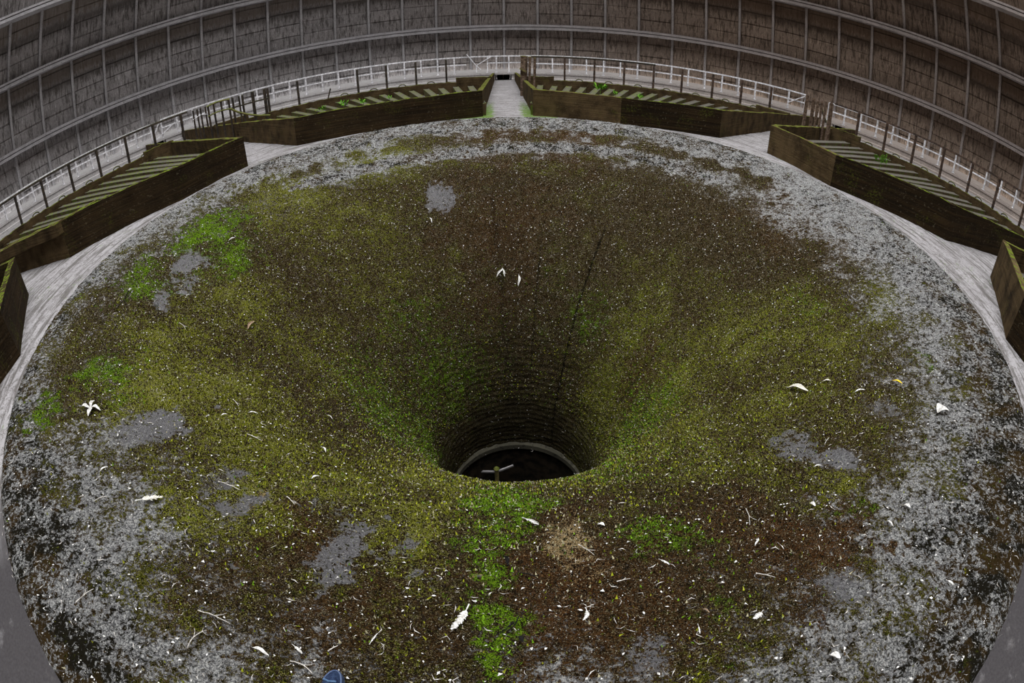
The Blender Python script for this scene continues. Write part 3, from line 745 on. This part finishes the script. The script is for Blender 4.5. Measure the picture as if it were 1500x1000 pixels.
# ------------------------------------------------------------------ ledge at the tower wall, with outlets below it at each walkway
def ledge_piece(name, a0, a1, prof_):
    return ring(name, prof_, M_LEDGE, a0, a1, n=max(1, int((a1 - a0) / R(1.2))))
gaps = sorted(((g + math.pi) % (2 * math.pi)) - math.pi for g in GAPS)
ow = .47 / 24
ring('trim_4', [(24.0, -.60), (23.94, -.60), (23.94, -.50), (27.2, -.50), (27.2, -.60)], M_LEDGE, n=300)      # deck slab
edges = []
for i_, g in enumerate(gaps):
    nxt = gaps[(i_ + 1) % len(gaps)] + (2 * math.pi if i_ == len(gaps) - 1 else 0)
    ring('trim_%d' % (5 + i_), [(24.0, -1.25), (23.86, -1.25), (23.86, -.86), (23.98, -.83), (23.98, -.60), (24.4, -.60), (24.4, -1.25)], M_LEDGE, g + ow, nxt - ow, n=max(4, int((nxt - g) / R(1.2))))
for g in gaps:
    c0 = Vector(pol(24.45, g, -.8)); o = empty('outlet_opening', c0)
    where = {0: 'at the end of the central walkway'}.get(round(g, 1), None)
    nm = 'central' if abs(g) < .1 else ('left' if g < 0 else 'right')
    rank = {True: 'far', False: 'near'}[abs(g) < 1.0]
    lab = 'black square outlet under the ledge at the end of the central walkway' if abs(g) < .1 else \
        ('black outlet under the ledge behind the gap between the two %s troughs' % nm if abs(g) < 1.0 else
         ('black outlet under the ledge beside the middle %s walkway' % nm if abs(g) < 1.8 else 'black outlet under the ledge behind the rearmost %s walkway' % nm))
    tag(o, lab, 'outlet')
    rx = Vector((math.cos(g), -math.sin(g), 0)); ry = Vector((math.sin(g), math.cos(g), 0))
    def cn(x, y, z): return tuple(rx * x + ry * y + Vector((0, 0, z)))
    v, f = hexa([cn(-.5, .35, -.5), cn(.5, .35, -.5), cn(.5, .45, -.5), cn(-.5, .45, -.5)], [cn(-.5, .35, .2), cn(.5, .35, .2), cn(.5, .45, .2), cn(-.5, .45, .2)]); obj('back_plate', v, f, M_DARK, o)
    for s in (-1, 1):
        v, f = join([bar(cn(s * .44, -.3, .15), cn(s * .36, -.3, .15), .05, .16), bar(cn(s * .41, -.3, .1), cn(s * .37, -.3, -.12), .05, .05)]); obj('bracket', v, f, M_RAIL, o)
    v, f = bar(cn(0, .2, -.3), cn(0, .2, .19), .05); obj('bar', v, f, M_TIMBER, o)

# ------------------------------------------------------------------ railings
def rail_poly(R_, a0, a1, z, w_, h_, n):
    parts = []
    for k in range(n):
        parts.append(bar(pol(R_, a0 + (a1 - a0) * k / n, z), pol(R_, a0 + (a1 - a0) * (k + 1) / n, z), w_, h_))
    return join(parts)
def railing(label, R_, posts, zb, zt, mat_post, top=None, mid=None, pw=.075, mat_rail=None, group=None, zmid=None):
    am = R(sum(posts) / len(posts)); T = empty('railing', pol(R_, am, zb)); tag(T, label, 'railing', group)
    for i_, a in enumerate(posts):
        ln = random.uniform(-.012, .012); p = pol(R_, R(a), zb); q = pol(R_ + ln, R(a) + ln / R_, zt)
        v, f = join([bar(p, q, pw), bar((p[0], p[1], zb + .003), (p[0], p[1], zb + .02), pw * 2.2)]); obj('post', local(T, v), f, mat_post, T)
    for (a, b) in (top or []):
        n = max(1, int(round(abs(b - a) / 1.5))); v, f = rail_poly(R_, R(a), R(b), zt, .075, .075, n); obj('top_rail', local(T, v), f, mat_rail or mat_post, T)
    for (a, b) in (mid or []):
        n = max(1, int(round(abs(b - a) / 1.5))); v, f = rail_poly(R_, R(a), R(b), zmid, .06, .07, n); obj('mid_rail', local(T, v), f, mat_rail or mat_post, T)
    return T
RN = RB + .25
NEARG = 'dark railings behind the troughs'
railing('dark posts without top rail behind the trough left of the central walkway', RN, [-36.2, -31.7, -22.8, -18.5, -14.1, -9.6], -.64, .88, M_MOSSRAIL, group=NEARG)
railing('dark railing behind the trough right of the central walkway', RN, [3.6, 8.0, 12.4, 16.8, 21.2, 25.4, 30.0, 34.3, 38.7], -.64, .90, M_RUSTRAIL, top=[(3.0, 21.4)], mat_rail=M_MOSSRAIL, group=NEARG)
railing('rusty brown railing behind the right-hand trough', RN, [47.7, 52.0, 56.3, 60.7, 65.2, 69.6, 73.8, 78.2, 82.6], -.64, .97, M_RUSTRAIL, top=[(48.2, 84)], group=NEARG)
railing('mossy black railing behind the left-hand trough', RN, [-84.3, -79.8, -75.3, -71.1, -66.7, -62.3, -57.9, -53.6, -49.3], -.64, .89, M_MOSSRAIL, top=[(-86, -48.3)], group=NEARG)
# a lone post leaning left of centre
v, f = bar(pol(RN, R(-27.6), -.3), pol(RN, R(-26.9), .28), .05); tag(obj('leaning_post', v, f, M_MOSSRAIL), 'short dark post leaning right behind the trough left of centre', 'post')
FARG = 'pale railings on the tower ledge'
fp = lambda a, b: [a + k * (b - a) / round((b - a) / 2.25) for k in range(int(round((b - a) / 2.25)) + 1)]
zl = -.49
railing('pale railing along the left of the tower ledge', 24.1, fp(-80, -49.5), zl, .47, M_RAIL, top=[(-80, -49.5)], mid=[(-80, -49.5)], pw=.075, group=FARG, zmid=.05)
railing('pale railing on the tower ledge left of centre', 24.1, fp(-48, -7.6), zl, .53, M_RAIL, top=[(-48, -5)], mid=[(-48, -6)], pw=.075, group=FARG, zmid=.06)
railing('pale railing on the ledge above the central outlet', 24.1, [-3.1, -1.9, -.2, 2.6], zl, .53, M_RAIL, top=[(-5, 2.8)], mid=[(-3.1, 2.6)], pw=.075, group=FARG, zmid=.12)
railing('pale railing on the tower ledge right of centre', 24.1, fp(3.4, 40.3), zl, .54, M_RAIL, top=[(2.8, 40.3)], mid=[(3.4, 40.3)], pw=.075, group=FARG, zmid=.06)
railing('pale railing along the right of the tower ledge', 24.1, fp(43.6, 80), zl, .50, M_RAIL, top=[(43.6, 80)], mid=[(43.6, 80)], pw=.075, group=FARG, zmid=.05)
brz = empty('broken_rail_brace', pol(24.05, R(-4.7), -.45)); tag(brz, 'pale V-shaped broken brace on the ledge railing left of the central outlet', 'brace')
for a, b in (((-5.9, .72), (-4.6, -.03)), ((-2.6, .52), (-4.6, .0)), ((-4.6, .0), (-4.0, -.28)), ((-4.6, 0), (-4.6, -.46))):
    v, f = bar(pol(24.02, R(a[0]), a[1]), pol(24.02, R(b[0]), b[1]), .07, .05); obj('bar', local(brz, v), f, M_RAIL, brz)
# diagonal braces on the ledge railing near the side walkways
for a, b, z1, z2, l in ((40.2, 38.0, .45, -.15, 'pale diagonal brace at the right end of the ledge railing right of centre'), (-48.2, -49.4, .45, -.30, 'pale diagonal strut in the ledge railing at the left walkway'), (-46.2, -49.0, .1, -.45, 'long low pale strut at the left walkway outlet')):
    v, f = bar(pol(24.03, R(a), z1), pol(24.03, R(b), z2), .05, .05); tag(obj('diagonal_brace', v, f, M_RAIL), l, 'brace')
# cluster of old timber posts at the central walkway
PG = 'timber posts at the central walkway'
for i_, (x, y, zt_, w_, l) in enumerate(((.40, 12.9, 1.06, .17, 'thickest timber post at the central walkway, moss on top'), (.53, 13.1, 1.04, .08, 'timber post directly right of the thickest one'), (.64, 12.95, 1.03, .09, 'rightmost broad timber post at the central walkway'), (.80, 12.8, 1.0, .07, 'slim timber post nearest the trough slabs right of the walkway'))):
    T = empty('timber_post', (x, y, -.5)); tag(T, l, 'post', PG)
    v, f = bar((0, 0, 0), (.02, .01, zt_ + .5), w_); obj('shaft', v, f, M_TIMBER, T)
    v, f = bar((.02, .01, zt_ + .5), (.02, .01, zt_ + .53), w_ * 1.15); obj('moss_cap', v, f, M_OLIVE, T)
v, f = bar((.30, 12.75, .62), (.52, 12.78, .48), .07); tag(obj('short_timber', v, f, M_OLIVE), 'short mossy timber nailed across the central timber posts', 'timber')
# stakes at the right-hand walkway
PS = 'stakes standing in the right trough corner'
for (x, y, zb, zt_, w_, ln, l) in ((9.42, 8.96, -.35, 1.12, .10, .02, 'leftmost tall stake in the corner of the right trough'), (9.60, 8.78, -.40, 1.10, .10, .0, 'second tall stake from the left in the right trough corner'), (9.70, 8.66, -.40, 1.04, .085, .0, 'third stake in the right trough corner, slightly thinner'),
                            (9.80, 8.56, -.4, 1.08, .07, .0, 'thin stake just left of the leaning black stake'), (9.89, 8.45, -.4, 1.10, .07, .0, 'thin stake just right of the leaning black stake'), (10.02, 8.30, -.4, 1.10, .12, .0, 'broad stake at the start of the right railing')):
    T = empty('stake', (x, y, zb)); tag(T, l, 'stake', PS)
    v, f = bar((0, 0, 0), (ln, 0, zt_ - zb), w_, w_ * .7); obj('shaft', v, f, M_TIMBER, T)
v, f = bar((10.55, 9.2, .30), (10.33, 9.43, .90), .07); tag(obj('leaning_stake', v, f, M_MOSSRAIL), 'black stake leaning left among the stakes at the right walkway', 'stake')
# cage-like side railing over the left-hand walkway
T = empty('bent_railing', (-8.5, 8.4, -.3)); tag(T, 'bent mossy pipe railing with thin posts over the left walkway', 'railing')
def lp(p): return tuple(Vector(p) - T.location)
arc1 = [(-9.45, 8.42, 1.02), (-9.33, 8.52, 1.06), (-9.19, 8.64, 1.08), (-9.03, 8.78, 1.08), (-8.85, 8.95, 1.05)]
v, f = tube([lp(p) for p in arc1], .035); obj('top_pipe', v, f, M_OLIVE, T)
for p in ((-9.42, 8.46, 1.02), (-9.27, 8.58, 1.05), (-9.08, 8.75, 1.05), (-8.88, 8.93, 1.03)):
    v, f = bar(lp((p[0], p[1], -.3)), lp(p), .05); obj('post', v, f, M_MOSSRAIL, T)
v, f = tube([lp((p[0], p[1], p[2] - .33)) for p in arc1], .028); obj('mid_pipe', v, f, M_OLIVE, T)
v, f = tube([lp(p) for p in ((-8.83, 8.85, .74), (-8.61, 9.06, .51), (-8.41, 9.25, .37), (-8.14, 9.49, .22), (-7.83, 9.74, .12))], .04); obj('sagging_pipe', v, f, M_OLIVE, T)
for (x, y, z1_, w_) in ((-9.52, 10.25, .98, .06), (-9.33, 10.4, .98, .05), (-9.25, 10.5, .98, .06), (-8.95, 10.75, 1.0, .085), (-8.60, 11.03, .99, .085)):
    v, f = bar(lp((x, y, -.3)), lp((x, y, z1_)), w_); obj('post', v, f, M_MOSSRAIL, T)
v, f = bar(lp((-9.69, 10.1, .62)), lp((-8.50, 11.1, .61)), .05); obj('low_rail', v, f, M_MOSSRAIL, T)
T2 = empty('thin_post_railing', (-12.2, 11.8, -.6)); tag(T2, 'grey pipe railing with four thin posts further back on the left walkway', 'railing')
for (x, y, z1_) in ((-12.37, 11.66, .80), (-12.25, 11.8, .80), (-12.14, 11.9, .80), (-11.99, 12.05, .80)):
    v, f = bar((x, y, -.5), (x, y, z1_), .055); obj('post', local(T2, v), f, M_MOSSRAIL, T2)
v, f = tube([(-12.42, 11.62, .42), (-12.25, 11.8, .50), (-12.12, 11.92, .52), (-11.95, 12.08, .46)], .03); obj('mid_pipe', local(T2, v), f, M_RAIL, T2)
# wire hoops left on the back walls
for (lab, lst) in (('wire hoop sticking out of the back wall right of centre', [10.2, 14.6, 19.0, 23.3, 27.7, 32.2, 36.5]), ('wire hoop sticking out of the back wall of the right trough', [54.2, 58.5, 63.0, 67.4, 71.7, 76.0]), ('wire hoop sticking out of the back wall of the left trough', [-73.2, -68.9, -64.5, -60.1, -55.7]), ('wire hoop sticking out of the back wall left of centre', [-25.0, -20.6, -16.3, -12.0])):
    for hi_, a in enumerate(sorted(lst, key=abs)):
        ordn = ('nearest to', 'second from', 'third from', 'fourth from', 'fifth from', 'sixth from', 'seventh from')[hi_]
        c = pol(RB + .08, R(a), -.12); px = (math.cos(R(a)), -math.sin(R(a))); pts = []
        for k in range(9):
            t = math.pi * k / 8; pts.append((px[0] * .15 * math.cos(t), px[1] * .15 * math.cos(t), .09 * math.sin(t)))
        v, f = tube(pts, .022, 5); o = obj('wire_hoop', v, f, M_MOSSRAIL); o.location = c; tag(o, lab.replace('sticking out of the back wall', 'on the back wall') + ', ' + ordn + ' the central walkway', 'hoop', lab.replace('wire hoop sticking', 'hoops sticking'))

# weeds growing in the troughs
def weed(x, y, z, s, n, label, grass=False):
    parts = []
    for k in range(n):
        a = random.uniform(0, 6.28); L = s * random.uniform(.6, 1.2); tilt = random.uniform(.3, 1.0); w_ = L * (.05 if grass else .28)
        d = Vector((math.cos(a) * math.sin(tilt), math.sin(a) * math.sin(tilt), math.cos(tilt))); sd = Vector((-math.sin(a), math.cos(a), 0))
        b = Vector((random.uniform(-s, s) * .5, random.uniform(-s, s) * .5, random.uniform(0, s * .4)))
        m_ = b + d * L * .5; e = b + d * L - Vector((0, 0, L * .25))
        parts.append(([b, m_ - sd * w_ / 2, m_ + sd * w_ / 2, e], [(0, 1, 3), (0, 3, 2)]))
    v, f = join(parts); T = empty('weed', (x, y, z)); tag(T, label, 'weed', 'weeds in the troughs')
    obj('leaves', v, f, M_WEED, T); v, f = tube([(0, 0, -.15), (.01, 0, 0), (0, .01, s * .6)], .006, 5); obj('stem', v, f, M_WEED, T)
weed(-4.95, 9.0, .12, .22, 26, 'leafy green weed in the left-of-centre trough, second from the left'); weed(-5.6, 8.9, .08, .18, 20, 'low green weed furthest left in the trough left of centre')
weed(-4.4, 9.2, .10, .18, 20, 'low weed third from the left in the trough left of centre'); weed(-3.7, 9.7, .08, .14, 14, 'small weed furthest right in the trough left of centre')
weed(2.75, 10.3, .15, .25, 30, 'tallest leafy weed in the trough right of centre'); weed(3.15, 9.9, .08, .16, 14, 'small weed right of the tallest one, right of centre')
weed(3.75, 9.2, .10, .17, 16, 'low weed furthest right in the trough right of centre'); weed(9.2, 4.5, .16, .30, 34, 'tuft of thin green grass in the right-hand trough', True)

# ------------------------------------------------------------------ feathers, leaves and twigs one can point at
def unit_leaf(width, curl=.08, notch=False, n=7):
    V = []; F = []
    for k in range(n + 1):
        t = k / n; w_ = width * math.sin(math.pi * min(1, t * .93 + .04)) ** .8 * (1 + .15 * random.uniform(-1, 1)); z = curl * math.sin(math.pi * t); y0 = .06 * math.sin(t * 5)
        V += [(t, y0 - w_ / 2, z + w_ * .25), (t, y0, z), (t, y0 + w_ / 2, z + w_ * .25), (t, y0, z - .012)]
    for k in range(n):
        a = k * 4; b = a + 4
        F += [(a, b, b + 1, a + 1), (a + 1, b + 1, b + 2, a + 2), (a, a + 3, b + 3, b), (a + 3, a + 2, b + 2, b + 3)]
    F += [(0, 1, 2, 3), (n * 4 + 3, n * 4 + 2, n * 4 + 1, n * 4)]
    return V, F
def unit_vane(bend):
    parts = []
    for k in range(16):
        t = .26 + .70 * k / 15; L = .13 * math.sin(math.pi * (t * .8 + .14)) + .02
        for s in (-1, 1):
            y0 = bend * math.sin(math.pi * t); b = (t, y0, .012); L2 = L * random.uniform(.65, 1.15)
            e = (t + L2 * .75, y0 + s * L2 * .75, .012 + random.uniform(0, .05)); wv = .03
            parts.append(([(b[0] - wv, b[1], b[2]), (b[0] + wv, b[1], b[2]), (e[0] + wv * .5, e[1], e[2]), (e[0] - wv * .5, e[1], e[2])], [(0, 1, 2, 3) if s > 0 else (3, 2, 1, 0)]))
    return join(parts)
DEBRIS = [
 ('feather', (-0.322, -4.328, -0.525), (-0.395, -4.514, -0.441), 'large white feather with frayed vane lying left of the bright green moss strip'),
 ('feather', (-0.064, -4.432, -0.485), (-0.165, -4.549, -0.432), 'curved black feather lying on green moss right of the large white feather'),
 ('twig', (-0.042, -4.088, -0.637), (0.058, -4.158, -0.605), 'short black twig lying above the curved black feather'),
 ('feather', (-0.022, -3.427, -1.021), (0.084, -3.544, -0.939), 'grey-white feather lying right of the green moss below the throat'),
 ('leaf', (-0.144, -3.926, -0.723), (-0.109, -4.019, -0.673), 'crumpled white leaf on green moss above the short black twig'),
 ('feather', (-0.783, -4.66, -0.365), (-0.758, -4.583, -0.394), 'thin forked white feather lying right of the shoe tip'),
 ('twig', (-1.142, -4.842, -0.275), (-1.014, -4.887, -0.27), 'pale bent twig lying just left of the shoe tip'),
 ('leaf', (-0.064, -4.564, -0.426), (-0.041, -4.6, -0.41), 'small white leaf on moss below the black feather'),
 ('twig', (-0.977, -4.737, -0.325), (-0.937, -4.691, -0.344), 'forked white twig directly above the shoe tip'),
 ('feather', (-1.161, -4.744, -0.308), (-1.095, -4.788, -0.299), 'small pale feather up and left of the shoe tip'),
 ('twig', (0.323, -3.798, -0.786), (0.405, -3.923, -0.715), 'pale tan twig lying in the dry straw-coloured patch'),
 ('feather', (0.288, -4.368, -0.508), (0.263, -4.461, -0.468), 'bright white curled feather standing out on brown moss, lower centre'),
 ('feather', (1.208, -4.593, -0.357), (1.132, -4.635, -0.349), 'broad bright white feather near the lower right bare concrete'),
 ('feather', (0.837, -4.585, -0.389), (0.829, -4.654, -0.365), 'narrow white feather left of the broad bright white one'),
 ('feather', (0.774, -4.038, -0.625), (0.82, -4.103, -0.593), 'small white downy feather at the right end of the green patch'),
 ('leaf', (1.432, -4.024, -0.555), (1.386, -4.085, -0.536), 'white leaf scrap on rusty brown moss, lower right'),
 ('twig', (1.499, -3.699, -0.689), (1.438, -3.879, -0.614), 'pale upright twig above the white scrap on rusty moss'),
 ('twig', (0.492, -4.182, -0.582), (0.573, -4.169, -0.583), 'short pale twig on dark brown moss, lower centre right'),
 ('twig', (1.284, -4.311, -0.456), (1.377, -4.379, -0.415), 'pale forked twig pointing right on dark moss'),
 ('leaf', (0.491, -3.574, -0.896), (0.534, -3.598, -0.88), 'round white leaf scrap above the straw-coloured patch'),
 ('leaf', (0.9, -4.485, -0.422), (0.928, -4.518, -0.406), 'small brown dry leaf above the narrow white feather'),
 ('leaf', (1.437, -4.994, -0.204), (1.485, -5.032, -0.19), 'fat white leaf at the bottom right on lichen'),
 ('feather', (2.394, -4.867, -0.14), (2.427, -4.932, -0.119), 'small white feather on grey lichen at the far lower right'),
 ('leaf', (1.925, -3.829, -0.549), (1.945, -3.872, -0.528), 'round pale leaf at the edge of the rusty moss on the right'),
 ('leaf', (2.537, -4.161, -0.312), (2.559, -4.204, -0.295), 'triangular white scrap on right-hand lichen ring'),
 ('leaf', (2.319, -4.234, -0.328), (2.33, -4.299, -0.306), 'narrow pale leaf slanting down on right-hand lichen ring'),
 ('leaf', (2.693, -2.142, -1.012), (2.799, -2.343, -0.873), 'long cream leaf lying on the right side of the bowl'),
 ('leaf', (3.52, -2.731, -0.474), (3.572, -2.824, -0.431), 'bright yellow leaf on dark moss on the right side'),
 ('leaf', (3.564, -3.386, -0.296), (3.696, -3.375, -0.265), 'bright white double petal on the right lichen ring'),
 ('leaf', (3.108, -2.671, -0.631), (3.206, -2.692, -0.593), 'white leaf just below the yellow leaf'),
 ('leaf', (2.98, -2.301, -0.811), (3.048, -2.343, -0.769), 'bluish-white leaf between the long cream leaf and yellow leaf'),
 ('twig', (2.424, -3.224, -0.666), (2.51, -3.158, -0.666), 'short pale twig right of the bare grey scrape'),
 ('leaf', (2.187, -3.45, -0.639), (2.247, -3.462, -0.618), 'slim pale leaf below the bare grey scrape on the right'),
 ('leaf', (-3.744, -3.337, -0.261), (-3.827, -3.136, -0.285), 'white cross-shaped leaf cluster at the far left of the bowl'),
 ('feather', (-2.648, -4.033, -0.329), (-2.476, -3.913, -0.399), 'long cream feather lying on the left below the bare grey patch'),
 ('leaf', (-3.13, -3.882, -0.271), (-3.11, -3.803, -0.298), 'triangular pale leaf left of the bare grey patch'),
 ('leaf', (-2.536, -2.466, -0.944), (-2.473, -2.423, -0.997), 'white crescent leaf right of the bare grey patch'),
 ('leaf', (-2.693, -2.679, -0.793), (-2.663, -2.622, -0.826), 'small white leaf left of the crescent leaf'),
 ('twig', (-2.367, -2.823, -0.855), (-2.218, -2.851, -0.894), 'white twig slanting below the crescent leaf'),
 ('twig', (-2.217, -3.557, -0.59), (-2.021, -3.581, -0.625), 'long thin pale twig on the left bare scrape'),
 ('leaf', (-2.051, -1.85, -1.549), (-1.984, -1.883, -1.573), 'small white leaf on the left flank towards the throat'),
 ('twig', (-1.688, -3.518, -0.737), (-1.598, -3.59, -0.722), 'short pale twig at the end of the left scrape'),
 ('leaf', (-1.8, -2.609, -1.202), (-1.727, -2.681, -1.188), 'curved white leaf on the left flank above the twig'),
 ('twig', (-2.956, -4.173, -0.226), (-2.879, -4.089, -0.266), 'pale curved twig left of the long cream feather'),
 ('leaf', (-1.634, -3.199, -0.906), (-1.603, -3.133, -0.957), 'slim white leaf low on the left flank'),
 ('twig', (-2.754, -2.355, -0.888), (-2.657, -2.43, -0.9), 'thin white twig above the crescent leaf'),
 ('leaf', (-0.329, 2.191, -2.148), (-0.236, 2.284, -2.035), 'left blade of the white forked leaf on the back slope'),
 ('leaf', (-0.236, 2.284, -2.035), (-0.187, 2.204, -2.153), 'right blade of the white forked leaf on the back slope'),
 ('leaf', (0.05, 2.217, -2.144), (0.051, 2.105, -2.299), 'narrow upright white leaf right of the forked leaf on the back slope'),
 ('leaf', (-1.508, 2.737, -1.233), (-1.453, 2.664, -1.309), 'white leaf high on the back slope, left of centre'),
 ('leaf', (-3.274, -0.958, -1.032), (-3.3, -0.75, -1.052), 'pale brown curved leaf on the upper left slope'),
 ('leaf', (-4.282, 0.671, -0.527), (-4.243, 0.781, -0.536), 'small round white leaf in upper left green moss'),
 ('twig', (-3.914, -1.429, -0.601), (-3.783, -1.503, -0.646), 'thin pale twig left of the pale brown curved leaf'),
 ('twig', (-4.879, -1.14, -0.262), (-4.753, -1.614, -0.259), 'dark straight stick with pale end on the upper left rim'),
 ('twig', (-2.533, -4.987, -0.092), (-2.472, -4.832, -0.139), 'long grey stick on the lower left lichen'),
 ('twig', (-1.747, -4.69, -0.264), (-1.53, -4.712, -0.283), 'longest pale stick at the lower left, pointing down right'),
 ('twig', (-1.691, -4.947, -0.194), (-1.639, -4.797, -0.242), 'thin curved pale stick below the longest stick'),
 ('leaf', (-1.354, -4.818, -0.265), (-1.256, -4.834, -0.268), 'long narrow white leaf at the bottom left'),
]
dark_b = lambda l: 'black' in l.split(' lying')[0]
for t, p0, p1, lab in DEBRIS:
    p0 = Vector(p0); p1 = Vector(p1); m = (p0 + p1) / 2; r = math.hypot(m.x, m.y); a = math.atan2(m.x, m.y)
    _, nrm = ztop(r, a); X = (p1 - p0); L = max(X.length, .02); X = (X - nrm * X.dot(nrm)).normalized(); Yv = nrm.cross(X)
    Mx = Matrix((X, Yv, nrm)).transposed().to_4x4()
    z0, _ = ztop(math.hypot(p0.x, p0.y), math.atan2(p0.x, p0.y)); base = Vector((p0.x, p0.y, z0)) + nrm * (.050 if dark_b(lab) else .032 if t == 'feather' else .024)
    dark_ = dark_b(lab); mat_ = M_BLACKF if dark_ else (M_YELLOW if 'yellow leaf on' in lab else (M_BROWNL if 'brown' in lab and t == 'leaf' and 'dry' in lab or 'pale brown' in lab else (M_CREAM if 'cream' in lab else M_WHITE)))
    if t == 'feather':
        T = empty('feather'); bd = .16 if 'curved' in lab or 'curled' in lab else .04
        pts = [(k / 6, bd * math.sin(math.pi * k / 6), .01) for k in range(7)]
        v, f = tube(pts, [.022, .020, .018, .015, .012, .009, .005], 5); obj('quill', v, f, mat_ if dark_ else M_WHITE, T)
        v, f = unit_vane(bd); o = obj('vane', v, f, mat_, T)
        if 'broad' in lab: o.scale[1] = 1.9
        if 'narrow' in lab or 'thin' in lab: o.scale[1] = .55
        if dark_: o.scale[1] = .35
    elif t == 'leaf':
        wd = .62 if L < .07 else .20
        if 'slim' in lab or 'narrow' in lab: wd = .22
        T = empty('leaf')
        if 'cross' in lab:
            for an in (0, 1.5, 3.3, 4.6):
                v, f = unit_leaf(.28); o = obj('leaf_blade', [(x * .55, y * .7, z) for x, y, z in v], f, mat_, T); o.rotation_euler[2] = an; o.location = (.5, 0, 0)
        elif 'double' in lab:
            for an in (.45, -.35):
                v, f = unit_leaf(.5, .2); o = obj('petal', v, f, mat_, T); o.rotation_euler[2] = an
        else:
            v, f = unit_leaf(wd); obj('leaf_blade', v, f, mat_, T)
            v, f = tube([(-.12, .01, .0), (0, 0, .005), (.3, 0.01, .015)], .012, 4); obj('stalk', v, f, mat_, T)
    else:
        T = empty('twig'); m2 = M_TWIGD if (dark_ or 'dark straight' in lab) else M_TWIG
        bw = .14 if ('curved' in lab or 'bent' in lab) else .04; rad_ = .0030 / L
        if 'straight' in lab: rad_ = .007 / L
        pts = [(k / 6, bw * math.sin(math.pi * k / 6) + random.uniform(-.015, .015), .01 + random.uniform(0, .01)) for k in range(7)]
        v, f = tube(pts, [rad_ * q for q in (1.2, 1.1, 1, 1, .9, .8, .5)], 6); obj('stem', v, f, m2, T)
        v, f = tube([pts[3], (pts[3][0] + .18, pts[3][1] + .12, .02), (pts[3][0] + .26, pts[3][1] + .22, .02)], [rad_ * .8, rad_ * .6, rad_ * .3], 5); obj('side_shoot', v, f, m2, T)
        if 'pale end' in lab:
            v, f = tube([(-.05, 0, .01), (.06, 0, .01)], rad_ * 1.8, 6); obj('pale_end', v, f, M_WHITE, T)
    T.matrix_world = Matrix.Translation(base) @ Mx @ Matrix.Diagonal((L, L, L, 1))
    T.name = t
    tag(T, lab, t, {'feather': 'fallen feathers on the bowl', 'leaf': 'fallen leaves on the bowl', 'twig': 'fallen twigs on the bowl'}[t])

# ------------------------------------------------------------------ tip of the photographer's shoe
def shoe():
    T = empty('shoe', (-.905, -4.955, -.266)); tag(T, 'tip of a blue laced shoe at the bottom edge of the picture', 'shoe')
    n = 20; Lh = .26
    def outline(t, w_): return (math.cos(t) * w_ * (1 - .12 * (math.sin(t) < 0)), math.sin(t) * (.10 if math.sin(t) > 0 else Lh - .08))
    def ringv(w_, z, sc=1.0, tail=0): return [(outline(2 * math.pi * k / n, w_)[0] * sc, outline(2 * math.pi * k / n, w_)[1] * sc + tail, z) for k in range(n)]
    def loft(levels):
        V = []; F = []
        for L_ in levels: V += L_
        for j in range(len(levels) - 1):
            for k in range(n): F.append((j * n + k, j * n + (k + 1) % n, (j + 1) * n + (k + 1) % n, (j + 1) * n + k))
        F += [tuple(range(n - 1, -1, -1)), tuple((len(levels) - 1) * n + k for k in range(n))]; return V, F
    v, f = loft([ringv(.044, 0), ringv(.048, .008), ringv(.048, .026), ringv(.045, .030)]); obj('sole', v, f, M_SOLE, T, True)
    v, f = loft([ringv(.044, .028), ringv(.043, .045, .97), ringv(.038, .060, .86, -.008), ringv(.028, .072, .7, -.02), ringv(.012, .080, .5, -.04)]); obj('upper', v, f, M_SHOE, T, True)
    v, f = tube([(math.cos(a) * .040, math.sin(a) * .088, .048) for a in np.linspace(.3, math.pi - .3, 11)], .006, 6); obj('toe_cap_seam', v, f, M_SOLE, T)
    for k in range(4):
        y = .02 - k * .028; v, f = tube([(-.026, y, .074 - abs(k) * .0), (0, y - .012, .086), (.026, y, .074)], .0045, 6); obj('lace', v, f, M_LACE, T)
    T.rotation_euler = (R(-17), 0, R(-4)); T.scale = (1.15, 1.15, 1.15)
shoe()
